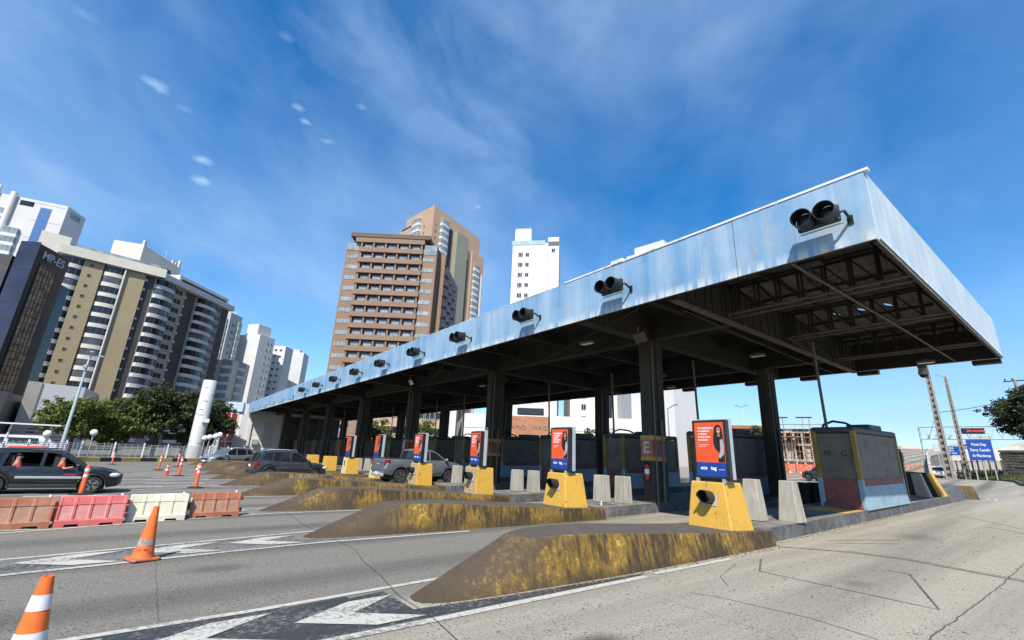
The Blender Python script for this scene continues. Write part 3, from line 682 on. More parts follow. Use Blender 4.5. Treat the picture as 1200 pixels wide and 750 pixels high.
# twin lane signals on the front fascia
def make_signal():
    t = thing('lane_signal', '', 'traffic light', (0, 0, 0), 0, 'twin lane signals on the blue fascia')
    b = MB(); b.box(0, -.46, 0, 1.16, .18, .56); b.build('housing', 'lamp_black', t, bevel=.05)
    b = MB(); b.tube([(.56, -.46, .0), (.68, -.42, .02), (.70, -.12, -.10), (.70, -.012, -.14)], .045); b.box(.70, -.015, -.14, .14, .03, .3); b.build('bracket', 'lamp_black', t)
    b = MB(); b.bar((-.55, -.40, -.34), (.62, -.40, -.34), .05, .03); b.build('rail', 'galvanised', t)
    for s in (-.31, .31):
        b = MB(); n = 22; out = []; inn = []
        for (y, r) in ((-.55, .30), (-.98, .295)):
            out.append([(s + r * math.cos(2 * PI * k / n), y, r * math.sin(2 * PI * k / n)) for k in range(n)])
        for (y, r) in ((-.98, .275), (-.56, .275)): out.append([(s + r * math.cos(2 * PI * k / n), y, r * math.sin(2 * PI * k / n)) for k in range(n)])
        b.loft(out, False); b.build('visor', 'lamp_black', t, smooth=30)
        b = MB(); b.ball((s, -.56, 0), (.265, .09, .265), 20, 8); b.build('lens', 'lens_dark', t, smooth=True)
    return t
sig = make_signal(); SX = [-3.30, -9.55, -14.2, -19.5, -24.6, -29.8, -34.9, -40.2, -45.5, -50.9, -56.3, -61.6, -66.9, -72.3, -77.6, -83.0]
ORD = ['first', 'second', 'third', 'fourth', 'fifth', 'sixth', 'seventh', 'eighth', 'ninth', 'tenth', 'eleventh', 'twelfth', 'thirteenth', 'fourteenth', 'fifteenth', 'sixteenth']
for i, x in enumerate(SX):
    lab = 'twin round black lane signal on the blue fascia, ' + (ORD[i] + ' from the right corner' if i < 14 else 'last one before the white office' if i == 15 else 'last but one before the white office')
    if i > 9:
        s = thing('lamp_bracket', 'bare lamp bracket low on the blue fascia, ' + ['first', 'second', 'third', 'fourth', 'fifth', 'sixth'][i - 10] + ' past the last signal', 'bracket', (x, FY, 7.0), 0, 'bare lamp brackets'); b = MB(); b.box(0, -.03, .1, .10, .06, .5); b.build('plate', 'lamp_black', s); b = MB(); b.tube([(0, -.03, -.1), (-.1, -.5, -.2)], .03); b.build('arm', 'lamp_black', s); continue
    if i == 0: s = sig; s['label'] = lab; s.scale = (.76, .76, .76)
    else: s = dup(sig, lab, (0, 0, 0))
    s.location = (x, FY - .004, 7.47)

# ------------------------------------------------------------------ toll islands
EX = {}
for i, T in enumerate(TIPS):
    n = 16; yr = 12.55; H0 = .66
    def outline(side_r, side_l, tipy, tipr, ys): pass
    ys_b = [3.0, 3.05, 3.25, 3.6, 4.2, 5.0, 6.5, 8.5, 10.5, yr]; rb = [.02, .15, .25, .31, .35, .37, .40, .38, .34, .27]; lb = [-.05, -.22, -.34, -.47, -.62, -.78, -1.0, -1.2, -1.34, -1.42]
    yt = [4.75, 4.80, 4.95, 5.15, 5.45, 6.0, 7.0, 8.8, 10.6, yr]; rt = [-.28, -.16, -.02, .10, .18, .22, .24, .24, .24, .20]; lt = [-.36, -.46, -.55, -.62, -.70, -.82, -.98, -1.16, -1.28, -1.36]; zt = [.60, .615, .63, .64, .645, .64, .60, .50, .40, .335]
    b = MB(); vs = []; m = len(ys_b)
    jit = random.Random(40 + i)
    for k in range(m): vs.append((T + rb[k], ys_b[k], gz(T, ys_b[k]) - .02))
    for k in range(m): vs.append((T + lb[k], ys_b[k], gz(T, ys_b[k]) - .02))
    for k in range(m): vs.append((T + rt[k], yt[k], gz(T, yt[k]) + zt[k] + jit.uniform(-.008, .008)))
    for k in range(m): vs.append((T + lt[k], yt[k], gz(T, yt[k]) + zt[k] + jit.uniform(-.008, .008)))
    fs = []
    for k in range(m - 1):
        fs += [(k, k + 1, 2 * m + k + 1, 2 * m + k), (m + k, 3 * m + k, 3 * m + k + 1, m + k + 1), (2 * m + k, 2 * m + k + 1, 3 * m + k + 1, 3 * m + k)]
    fs += [(0, 2 * m, 3 * m, m), (m - 1, 2 * m - 1, 4 * m - 1, 3 * m - 1)]
    b.add(vs, fs)
    lab = ['nearest long concrete crash nose, yellow paint streaked brown', 'second concrete crash nose from the right with flaked yellow paint and blue black scuffs', 'third crash nose from the right, mottled brown and yellow concrete', 'fourth crash nose from the right, ending left of the silver pickup', 'fifth crash nose from the right, dark brown concrete', 'sixth crash nose from the right with yellow chipped edge', 'seventh crash nose from the right below the grey car', 'eighth crash nose from the right by the silver car', 'ninth crash nose from the right, farthest but one', 'farthest crash nose beside the white office'][i]
    o = b.build('crash_nose', 'nose_yellow' if i % 2 == 0 else 'nose_yellow_worn', bevel=.014, seg=2); tag(o, lab, 'traffic island', 'yellow crash noses of the toll islands')
    o.data.polygons.foreach_set('use_smooth', [True] * len(o.data.polygons)); o.data.set_sharp_from_angle(angle=R(24))
    # raised island behind the nose
    b = MB(); ks = [12.57, 13.0] + [13.0 + 2.0 * k for k in range(1, 13)]; w0, w1 = -2.1, -.05
    rr = []; 
    for y in ks:
        a = .30 if y < 12.7 else 0; rr.append((y, T + w0 + a, T + w1 - a))
    if i == 0: rr = [q for q in rr if q[0] < 34]
    b.mi = 0
    for (ya, la, ra), (yb, lb_, rb_) in zip(rr, rr[1:]):
        za, zb = gz(T, ya) + .335, gz(T, yb) + .335; b.mi = 1; b.poly([(la, ya, za), (ra, ya, za), (rb_, yb, zb), (lb_, yb, zb)])
        b.mi = 0; b.poly([(ra, ya, za), (ra + .03, ya, za - .40), (rb_ + .03, yb, zb - .40), (rb_, yb, zb)]); b.poly([(la, ya, za), (la - .03, ya, za - .4), (lb_ - .03, yb, zb - .4), (lb_, yb, zb)])
    for (ya, la, ra) in (rr[0], rr[-1]): b.poly([(la, ya, gz(T, ya) + .335), (ra, ya, gz(T, ya) + .335), (ra, ya, gz(T, ya) - .07), (la, ya, gz(T, ya) - .07)])
    struct(b.build('island_pavement', ['kerb_grey', 'island_top']), 'raised toll island with dark kerb', 'traffic island')
T = TIPS[0]; t = thing('kerb_end_block', 'raised grey end block with a worn yellow tip closing the nearest island', 'kerb', (T, 36, gz(T, 36)))
def endrow(y, l, r, h): z = gz(T, y) - gz(T, 36); return [(l, y - 36, z - .1), (l + .05, y - 36, z + h), (r - .22, y - 36, z + h), (r, y - 36, z - .1)]
b = MB(); b.loft([endrow(33.0, -1.5, .0, .62), endrow(35.0, -1.5, .02, .74), endrow(36.9, -1.5, -.02, .74)]); b.build('body', 'kerb_grey', t, bevel=.04)
b = MB(); b.loft([endrow(36.91, -1.5, -.02, .74), endrow(37.5, -1.46, .42, .72), endrow(38.3, -1.4, .30, .66), endrow(39.0, -1.2, -.5, .45)]); b.build('yellow_tip', 'nose_yellow_worn', t, bevel=.05)
b = MB()
strip(b, [(T + .25, 35.8), (T + .72, 37.4), (T + .50, 38.9), (T - .5, 40.2)], .12, .008); strip(b, [(T + .60, 36.2), (T + 1.02, 37.6), (T + .78, 39.4), (T - .4, 40.9)], .12, .008)
struct(b.build('lane_line', 'road_white'), 'curved white lines round the island tip', 'road marking')
# yellow paint by booth 15 and a drain cover
b = MB()
def ipatch(T, pts, h=.339): b.poly([(T + x, y, gz(T, y) + h) for x, y in pts])
ipatch(TIPS[0], [(-1.5, 18.6), (-.12, 18.5), (-.10, 20.2), (-1.5, 20.3)]); ipatch(TIPS[0], [(-.28, 25.7), (-.10, 25.7), (-.10, 27.0), (-.28, 27.0)])
struct(b.build('yellow_floor_paint', 'floor_yellow'), 'worn yellow floor paint by the toll booth', 'floor paint')
b = MB(); ipatch(TIPS[0], [(-1.0, 12.8), (-.5, 12.8), (-.5, 13.3), (-1.0, 13.3)]); ipatch(TIPS[1], [(-.9, 13.2), (-.35, 13.2), (-.35, 13.9), (-.9, 13.9)]); struct(b.build('drain_cover', 'seam_dark'), 'dark iron cover set in the island', 'cover')
for T, yy, l in ((TIPS[0], 12.72, 'thin bent steel pin with wire on the nearest island'), (TIPS[1], 13.1, 'short white pipe stub on the second island')):
    b = MB(); z = gz(T, yy) + .335; b.tube([(T - .45, yy, z), (T - .45, yy, z + .16)], .03, 8); b.tube([(T - .45, yy, z + .1), (T - .55, yy + .1, z + .06), (T - .75, yy + .2, z + .02)], .012, 6); tag(b.build('pipe_stub', 'white_paint' if T == TIPS[1] else 'galvanised'), l, 'pipe')

# ------------------------------------------------------------------ signal blocks and displays
def nose_top(T, y): return gz(T, y) + interp([(8.8, .50), (10.6, .40), (12.55, .335)], y)
def make_block(i, T):
    mats = ['block_yellow', 'block_yellow', 'block_worn', 'block_worn', 'block_pale', 'block_pale', 'block_yellow', 'block_yellow'][i]
    lab = ['large clean yellow trapezoid block with a black hooded lamp, nearest the camera', 'yellow trapezoid block with hooded lamp, second from the right', 'faded yellow block with hooded lamp, third from the right', 'faded yellow block with hooded lamp in front of the pickup', 'cream and yellow block beside the pickup tailgate', 'cream fronted block with black mark, sixth from the right', 'yellow block just right of the dark grey car', 'farthest yellow block behind the dark grey car'][i]
    y0, y1 = 10.9, 12.05; z0 = nose_top(T, 11.5) - .05; z1 = z0 + 1.12
    t = thing('signal_block', lab, 'concrete block', (T - (.5 if i == 0 else .55), 11.45, z0), 0, 'signal blocks on the crash noses')
    b = MB(); hb = [(-.58, -.54), (.56, -.54), (.56, .50), (-.58, .50)]; ht = [(-.49, -.40), (.36, -.40), (.36, .44), (-.49, .44)]
    if i > 1: hb = [(-.47, -.48), (.44, -.48), (.44, .46), (-.47, .46)]; ht = [(-.44, -.42), (.38, -.42), (.38, .42), (-.44, .42)]
    b.hexa([(x, y, -.02) for x, y in hb], [(x, y, 1.10) for x, y in ht])
    if i in (2, 3, 4, 5): b.m[-4] = 1
    o = b.build('body', ['block_yellow', mats] if i in (2, 3, 4, 5) else mats, t, bevel=.03, seg=3)
    if i < 4:
        b = MB(); b.T = Matrix.Translation((.0, -.435, .74)) @ Matrix.Rotation(R(-10), 4, 'X'); b.box(0, .0, 0, .37, .03, .37); b.build('lamp_plate', 'cabinet_grey', t)
        b = MB(); b.T = Matrix.Translation((.0, -.445, .74)) @ Matrix.Rotation(R(-6), 4, 'X'); n = 18; rg = []
        for y, r in ((-.02, .155), (-.34, .15), (-.34, .135), (-.03, .135)): rg.append([(r * math.cos(2 * PI * k / n), y * (1.0 if math.sin(2 * PI * k / n) > -.2 else .72), r * math.sin(2 * PI * k / n)) for k in range(n)])
        b.loft(rg, False); b.lathe([(.135, -.035), (.02, -.05)], 18, (0, 0, 0), 'y'); b.build('lamp_hood', 'lamp_black', t, smooth=35)
    elif i == 5:
        b = MB(); b.box(.0, -.47, .75, .10, .02, .34); b.build('lamp_plate', 'lamp_black', t)
    return t
def make_display(i, T):
    z0 = nose_top(T, 11.5) + 1.05
    lab = ['large orange and blue advertising display on the nearest yellow block', 'orange advertising display on the second yellow block', 'orange advertising display in front of the pickup windscreen', 'orange advertising display in front of the pickup bed', 'slim red display left of the pickup tailgate', 'slim red display farthest left'][i]
    t = thing('advertising_display', lab, 'display', (T - (.44 if i == 0 else .52), 11.25, z0), R((0, 2, -2.5, 3, -1.5, 2)[i]), 'advertising displays on the blocks')
    b = MB(); b.box(0, -.07, .78, .90, .16, 1.42); b.build('front_frame', 'cabinet_black', t, bevel=.012)
    b = MB(); b.box(0, .095, .80, .88, .17, 1.46); b.build('cabinet', 'cabinet_grey', t, bevel=.012)
    for s in (-.38, .30): b = MB(); b.box(s, -.02, .03, .05, .30, .06); b.box(s, -.15, .035, .07, .06, .10); b.build('foot', 'galvanised', t)
    b = MB(); b.box(-.02, .05, .045, .7, .16, .05); b.build('base_rail', 'cabinet_black', t)
    f = -.152; p = MB(); p.poly([(-.385, f, .46), (.385, f, .46), (.385, f, 1.43), (-.385, f, 1.43)]); po = p.build('poster', 'poster_orange', t)
    q = MB(); q.poly([(-.385, f, .13), (.385, f, .13), (.385, f, .4585), (-.385, f, .4585)]); q.build('blue_band', 'poster_blue', po)
    # printed figure of a woman with long dark hair and pale jacket
    h = MB(); h.poly([(x, f - .002, z) for x, z in ((.10, .92), (.12, 1.15), (.16, 1.32), (.22, 1.37), (.29, 1.36), (.345, 1.28), (.36, 1.10), (.37, .85), (.37, .47), (.20, .47), (.22, .70), (.14, .80))]); h.build('printed_hair', 'hair_black', po)
    h = MB(); h.poly([(.255 + .052 * math.cos(a), f - .004, 1.235 + .078 * math.sin(a)) for a in [2 * PI * k / 18 for k in range(18)]]); h.poly([(x, f - .004, z) for x, z in ((.235, 1.17), (.28, 1.17), (.285, 1.08), (.225, 1.08))]); h.build('printed_face', 'skin_tan', po)
    h = MB(); h.poly([(.255 + .026 * math.cos(a), f - .006, 1.198 + .010 * math.sin(a)) for a in [2 * PI * k / 10 for k in range(10)]]); h.build('printed_smile', 'print_white', po)
    h = MB()
    for sx in (.232, .278): h.poly([(sx + .010 * math.cos(a), f - .006, 1.248 + .006 * math.sin(a)) for a in [2 * PI * k / 8 for k in range(8)]])
    h.build('printed_eyes', 'hair_black', po)
    h = MB(); h.poly([(x, f - .005, z) for x, z in ((.28, 1.00), (.345, 1.02), (.372, .85), (.35, .66), (.25, .56), (.21, .60), (.27, .76))]); h.build('printed_jacket', 'blazer_grey', po)
    if i < 4:
        for k, (s, sz) in enumerate((('TEM RESPOSTA', .062), ('A CONSULTA', .052), ('A CIDADE', .052), ('ALUGA, PODE', .052), ('SE ALUGAR', .052))):
            text(s, sz, 'print_white', po, Matrix.Translation((-.30, f - .004, 1.285 - k * .072)) @ FACE_MY, align='LEFT', ext=.001, bold=.0022 if i == 0 else .004)
        for k in range(2): text(('De segunda a sexta', 'das 8h as 18h')[k], .036, 'print_white', po, Matrix.Translation((-.30, f - .004, .885 - k * .045)) @ FACE_MY, align='LEFT', ext=.001)
        text('eco', .12, 'print_white', po, Matrix.Translation((-.19, f - .004, .325)) @ FACE_MY, ext=.001, bold=.004); text('tag', .12, 'print_white', po, Matrix.Translation((.06, f - .004, .325)) @ FACE_MY, ext=.001, bold=.004)
        text('prefeitura', .038, 'print_white', po, Matrix.Translation((.27, f - .004, .30)) @ FACE_MY, ext=.001)
    return t
for i, T in enumerate(TIPS[:8]): make_block(i, T)
for i, T in enumerate(TIPS[:6]): make_display(i, T)

# concrete bollards
def make_bollard(loc, label, rz=0.0, k=1.0):
    b = MB()
    if k < 1: b.hexa([(-.27, -.21, 0), (.27, -.21, 0), (.27, .21, 0), (-.27, .21, 0)], [(-.245, -.18, .96), (.245, -.18, .96), (.245, .18, .96), (-.245, .18, .96)])
    else: b.hexa([(-.27, -.24, 0), (.27, -.24, 0), (.27, .24, 0), (-.27, .24, 0)], [(-.19, -.15, 1.1 * k), (.19, -.15, 1.1 * k), (.19, .15, 1.1 * k), (-.19, .15, 1.1 * k)])
    tag(b.build('concrete_bollard', 'bollard_concrete', bevel=.02, loc=loc, rz=rz), label, 'bollard', 'concrete bollards on the toll islands')
for i, T in enumerate(TIPS[:7]):
    nm = ['on the nearest island', 'in front of the letter E column', 'on the third island', 'behind the pickup', 'left of the pickup tailgate', 'on the sixth island', 'on the seventh island'][i]
    z = gz(T, 14.3) + .335
    dx = 0 if i == 0 else -.35
    make_bollard((T - .92 + dx, 14.05, z), 'pale tapered concrete bollard ' + nm + ', left of the pair', .05, 1.0 if i == 0 else .9)
    make_bollard((T - .26 + dx, 14.85 if i == 0 else 14.5, z), 'pale tapered concrete bollard ' + nm + ', right of the pair', -.08, 1.0 if i == 0 else .9)

# ------------------------------------------------------------------ toll booths
def make_booth(T, label, ident=None):
    y0 = 20.4; W, D, Hh = 1.42, 5.1, 2.88
    t = thing('toll_booth', label, 'toll booth', (T - 1.46, y0, gz(T, y0) + .335), 0, 'toll booths under the canopy'); t.rotation_euler.x = math.atan(.024)
    b = MB(); b.mi = 0
    b.hexa([(-.02, .02, 0), (W - .02, .02, 0), (W - .02, D - .02, 0), (-.02, D - .02, 0)], [(.02, .05, 1.02), (W - .05, .05, 1.02), (W - .05, D - .05, 1.02), (.02, D - .05, 1.02)]); o = b.build('base', 'booth_red', t, bevel=.01)
    b = MB(); b.hexa([(W - .018, -.02, 0), (W + .05, -.02, 0), (W + .05, D + .02, 0), (W - .018, D + .02, 0)], [(W - .04, .02, .80), (W - .01, .02, .80), (W - .01, D - .02, .80), (W - .04, D - .02, .80)]); b.build('side_skirt', 'booth_blue', t, bevel=.012)
    b = MB(); b.box(W - .022, D / 2, .92, .03, D - .2, .22); b.build('red_band', 'booth_red', t)
    b = MB(); b.box(W / 2, -.005, .09, W - .2, .05, .18); b.build('kick_plate', 'booth_red', t)
    for (x, y) in ((.07, .07), (W - .07, .07), (W - .07, D - .07), (.07, D - .07)):
        b = MB(); b.box(x, y, (1.03 + Hh - .1) / 2, .17, .17, Hh - .1 - 1.03); po = b.build('corner_post', 'booth_yellow', t, bevel=.03)
        b = MB(); b.box(x, y, .515, .18, .18, 1.03); b.build('post_foot', 'booth_blue', po, bevel=.03)
    b = MB(); b.box(W / 2, .11, 1.03 + .8, W - .26, .06, 1.62)
    for z in (1.12, 1.28, 2.30, 2.46): b.box(W / 2, .075, z, W - .28, .025, .03)
    b.build('front_panel', 'booth_grey', t, bevel=.006)
    b = MB(); b.box(W - .06, D / 2, 1.03 + .8, .06, D - .28, 1.62)
    for z in (1.14, 2.36): b.box(W - .025, D / 2, z, .02, D - .4, .035)
    for y in (.26, D - .26): b.box(W - .025, y, 1.75, .02, .03, 1.24)
    b.box(W - .028, D * .5, 1.74, .012, D - .6, 1.18); b.build('side_panel', 'booth_grey', t, bevel=.005)
    b = MB(); b.box(.05, D / 2, 1.03 + .8, .06, D - .28, 1.62); b.build('side_panel', 'booth_grey', t)
    b = MB(); b.box(W / 2, D - .1, 1.83, W - .26, .06, 1.62); b.build('rear_panel', 'booth_grey', t)
    b = MB(); b.prism([(-.03, -.03), (W + .03, -.03), (W + .03, D + .03), (-.03, D + .03)], Hh - .22, Hh); b.build('roof', 'booth_roof', t, bevel=.12, seg=4)
    b = MB(); b.box(.95, 2.9, Hh + .08, .8, 1.5, .22); b.build('air_conditioner', 'booth_roof', t, bevel=.04)
    b = MB(); b.tube([(.25, .5, Hh - .02), (.3, .55, Hh + .12), (.55, .8, Hh + .26), (.85, 1.2, Hh + .2), (1.0, 1.7, Hh + .02)], .045); b.build('hose', 'rubber', t, smooth=True)
    b = MB(); b.tube([(.42, .45, Hh - .05), (.40, .45, ZB - gz(T, y0) - .3)], .055); b.build('conduit', 'pipe_grey', t)
    if ident:
        text(ident[0], .27, 'lamp_black', t, Matrix.Translation((W * .30, .072, 1.92)) @ FACE_MY, ext=.002, bold=.006); text(ident[1], .27, 'lamp_black', t, Matrix.Translation((W * .68, .072, 1.92)) @ FACE_MY, ext=.002, bold=.006)
    return t
bt = make_booth(TIPS[0], 'grey toll booth numbered 15 C with red base, yellow posts and pale blue skirt', ('15', 'C'))
lab = ['dark shuttered toll booth behind the large orange display', 'shuttered toll booth left of the letter E column', 'shuttered toll booth fourth from the right', 'shuttered toll booth fifth from the right', 'shuttered toll booth sixth from the right', 'shuttered toll booth seventh from the right', 'shuttered toll booth eighth from the right', 'shuttered toll booth last but one on the left', 'shuttered toll booth farthest left']
pb = make_booth(TIPS[1], lab[0])
for i, T in enumerate(TIPS[2:9]): dup(pb, lab[i + 1], (T - 1.46, 20.4, gz(T, 20.4) + .335))
for i, T in enumerate((-58.5, -64.0, -69.5, -75.0, -80.5)): dup(pb, 'distant shuttered toll booth deep under the canopy, ' + ['first', 'second', 'third', 'fourth', 'last'][i] + ' past the farthest crash nose', (T - 1.46, 18.4, gz(T, 18.4) + .3))
# things standing on the first island behind the booth
T = TIPS[0]
t = thing('ticket_post', 'tall black lane post standing behind booth 15', 'post', (T - .22, 26.3, gz(T, 26.3) + .335)); b = MB(); b.box(0, 0, .85, .15, .18, 1.7); b.build('shaft', 'lamp_black', t, bevel=.02); b = MB(); b.box(-.02, 0, 1.85, .24, .3, .46); b.build('head', 'lamp_black', t, bevel=.03); b = MB(); b.tube([(0, 0, 2.05), (.02, 0, 2.2)], .06); b.build('cap', 'lamp_grey', t)
b = MB(); z = gz(T, 30.5) + .335; b.hexa([(T - .72, 29.9, z), (T - .20, 29.9, z), (T - .20, 30.4, z), (T - .72, 30.4, z)], [(T - .80, 30.0, z + 1.1), (T - .44, 30.0, z + 1.1), (T - .44, 30.35, z + 1.1), (T - .80, 30.35, z + 1.1)]); tag(b.build('guard_block', 'bollard_concrete', bevel=.02), 'grey leaning concrete guard block beyond booth 15', 'concrete block')
t = thing('guard_block', 'black guard block with a yellow sloping edge beyond booth 15', 'concrete block', (T - .62, 32.2, gz(T, 32.2) + .335)); b = MB(); b.hexa([(-1.35, -.5, 0), (.36, -.5, 0), (.36, .6, 0), (-1.35, .6, 0)], [(-1.35, -.4, 1.12), (.02, -.4, 1.12), (.02, .5, 1.12), (-1.35, .5, 1.12)]); b.build('body', 'kerb_black', t, bevel=.02)
b = MB(); b.hexa([(.37, -.52, 0), (.55, -.52, 0), (.55, .6, 0), (.37, .6, 0)], [(.03, -.42, 1.12), (.14, -.42, 1.12), (.14, .5, 1.12), (.03, .5, 1.12)]); b.build('edge', 'block_yellow', t, bevel=.02)
# black water barriers on the lane behind the nearest pair of bollards
for i, (x, y) in enumerate(((-9.6, 24.5), (-9.0, 24.9))):
    b = MB(); z = gz(x, y); b.hexa([(-.45, -.22, 0), (.45, -.22, 0), (.45, .22, 0), (-.45, .22, 0)], [(-.42, -.10, 1.0), (.42, -.10, 1.0), (.42, .10, 1.0), (-.42, .10, 1.0)]); tag(b.build('lane_barrier', 'kerb_black', loc=(x, y, z), rz=.2 * i, bevel=.03), 'black lane barrier between the bollards and booth 15, ' + ('left one' if i == 0 else 'right one'), 'barrier', 'black lane barriers')
# column letter boards and fire extinguishers
def letter_board(x, y, s, label):
    z = gz(x, y) + 2.35; t = thing('letter_board', label, 'sign', (x, y - .49, z), 0, 'letter boards on the front columns'); b = MB(); b.box(0, -.015, 0, .56, .03, .62); b.build('board', 'sign_orange', t)
    for k in (-.40, .40): b = MB(); b.box(0, -.015, k, .58, .034, .17); b.build('yellow_band', 'sign_yellow', t)
    b = MB(); b.box(.268, .42, 0, .03, .82, .62); b.build('side_board', 'booth_red', t)
    for k in (-.40, .40): b = MB(); b.box(.268, .42, k, .034, .84, .17); b.build('yellow_band', 'sign_yellow', t)
    text(s, .62, 'cabinet_grey', t, Matrix.Translation((-.02, -.034, .0)) @ FACE_MY, ext=.003, bold=.02)
def extinguisher(x, y, label):
    z = gz(x, y) + 1.15; t = thing('fire_extinguisher', label, 'fire extinguisher', (x, y - .58, z), 0, 'fire extinguishers on the columns')
    b = MB(); b.lathe([(.0, 0), (.085, .0), (.09, .03), (.09, .50), (.07, .57), (.03, .60)], 16); b.build('cylinder', 'ext_red', t, smooth=True)
    b = MB(); b.lathe([(.0915, .22), (.0915, .40)], 16, cap=False); b.build('label_band', 'print_white', t); b = MB(); b.lathe([(.0915, .14), (.0915, .19)], 16, cap=False); b.build('green_band', 'ext_green', t)
    b = MB(); b.box(0, 0, .64, .05, .09, .09); b.tube([(0, -.04, .66), (-.10, -.06, .62), (-.13, -.02, .3), (-.1, 0, .1)], .014, 6); b.build('valve_hose', 'rubber', t)
for k, (s, l) in enumerate((('E', 'right'), ('F', 'second'), ('G', 'third'))):
    letter_board(CX[k], CY[0], s, 'board with white letter %s on the %s front column' % (s, l))
    extinguisher(CX[k] + .02, CY[0], 'red fire extinguisher below the letter %s board' % s)
t = thing('notice_plate', 'two small grey notice plates on the second front column', 'sign', (CX[1] - .05, CY[0] - .5, gz(CX[1], CY[0]) + 3.3)); b = MB(); b.box(0, 0, 0, .3, .03, .35); b.box(0, 0, -.45, .3, .03, .42); b.build('plate', 'sign_back', t)
# ------------------------------------------------------------------ vehicles
def wheel_meshes(r, wd):
    b = MB(); b.lathe([(r * .66, -wd / 2), (r * .93, -wd / 2), (r, -wd * .36), (r, wd * .36), (r * .93, wd / 2), (r * .66, wd / 2)], 28, axis='y', cap=False); ty = b.mesh('tyre', 'tyre')
    b = MB(); b.lathe([(r * .67, wd * .46), (r * .63, wd * .30), (r * .60, wd * .1), (.02, wd * .08)], 28, axis='y'); 
    b.lathe([(r * .67, -wd * .46), (r * .60, -wd * .3), (.02, -wd * .3)], 28, axis='y')
    rim = b.mesh('rim', 'plastic_black'); b = MB()
    for k in range(5):
        a = 2 * PI * k / 5
        for da in (-.16, .16):
            b.bar((.05 * math.cos(a), wd * .36, .05 * math.sin(a)), (r * .64 * math.cos(a + da), wd * .40, r * .64 * math.sin(a + da)), .045, .035)
    b.lathe([(.075, wd * .30), (.075, wd * .42), (.02, wd * .44)], 16, axis='y'); b.lathe([(r * .68, wd * .42), (r * .68, wd * .47), (r * .61, wd * .47), (r * .61, wd * .35)], 28, axis='y', cap=False)
    sp = b.mesh('spokes', 'alloy'); return ty, rim, sp
def fill_panel(name, outline, holes, yfun, side, mat, parent, thick=.035):
    bm = bmesh.new()
    for loop in [outline] + holes:
        vs = [bm.verts.new((x, side * yfun(z), z)) for x, z in loop]
        for a, c in zip(vs, vs[1:] + vs[:1]): bm.edges.new((a, c))
    bmesh.ops.triangle_fill(bm, use_beauty=True, use_dissolve=False, edges=bm.edges[:])
    bmesh.ops.recalc_face_normals(bm, faces=bm.faces)
    for f in bm.faces:
        if f.normal.y * side < 0: f.normal_flip()
    me = bpy.data.meshes.new(name); bm.to_mesh(me); bm.free(); me.materials.append(M[mat])
    o = bpy.data.objects.new(name, me); COL.objects.link(o); o.parent = parent
    s = o.modifiers.new('solid', 'SOLIDIFY'); s.thickness = thick; s.offset = -1; return o
SUV = dict(L=4.2, W=1.78, r=.335, wx=(-1.28, 1.27), zc=.335,
    top=[(-2.1, .62), (-2.09, .82), (-2.04, 1.0), (-1.9, 1.06), (-1.0, 1.03), (.6, .99), (1.0, .985), (1.5, .95), (1.85, .86), (2.0, .76), (2.08, .66), (2.1, .55)],
    bot=[(-2.1, .48), (-2.05, .36), (-1.85, .28), (-1.6, .24), (1.6, .22), (1.9, .25), (2.05, .30), (2.1, .38)],
    hw=[(-2.1, .66), (-2.02, .78), (-1.8, .86), (-1.2, .89), (1.2, .89), (1.7, .85), (1.95, .74), (2.05, .62), (2.1, .50)],
    green=[(1.02, .98), (.36, 1.50), (.08, 1.60), (-.7, 1.635), (-1.4, 1.60), (-1.72, 1.54), (-1.86, 1.42), (-2.02, 1.02)],
    wins=[[(.84, 1.03), (.30, 1.46), (.0, 1.54), (-.14, 1.545), (-.14, 1.03)], [(-.24, 1.03), (-.24, 1.55), (-.8, 1.545), (-1.08, 1.51), (-1.14, 1.04)], [(-1.24, 1.06), (-1.18, 1.50), (-1.52, 1.47), (-1.72, 1.22), (-1.70, 1.12)]],
    belt=1.0, roof=1.635, doors=(.98, -.19, -1.2))
PICK = dict(L=5.3, W=1.86, r=.375, wx=(-1.68, 1.42), zc=.385,
    top=[(-2.65, .80), (-2.64, 1.22), (-2.55, 1.27), (-.98, 1.27), (.4, 1.23), (1.3, 1.20), (1.9, 1.14), (2.35, 1.03), (2.55, .86), (2.63, .72), (2.65, .6)],
    bot=[(-2.65, .62), (-2.55, .50), (-2.3, .44), (-1.0, .42), (1.9, .40), (2.4, .42), (2.6, .46), (2.65, .52)],
    hw=[(-2.65, .84), (-2.5, .90), (-1.5, .925), (1.3, .925), (2.0, .89), (2.4, .80), (2.6, .66), (2.65, .55)],
    green=[(1.28, 1.20), (.52, 1.70), (.24, 1.79), (-.4, 1.83), (-.78, 1.79), (-.92, 1.70), (-1.0, 1.25)],
    wins=[[(1.04, 1.27), (.46, 1.65), (.16, 1.72), (.10, 1.72), (.10, 1.25)], [(0.0, 1.25), (0.0, 1.72), (-.4, 1.73), (-.70, 1.68), (-.84, 1.32), (-.82, 1.26)]],
    belt=1.22, roof=1.83, doors=(1.2, .05, -.92))
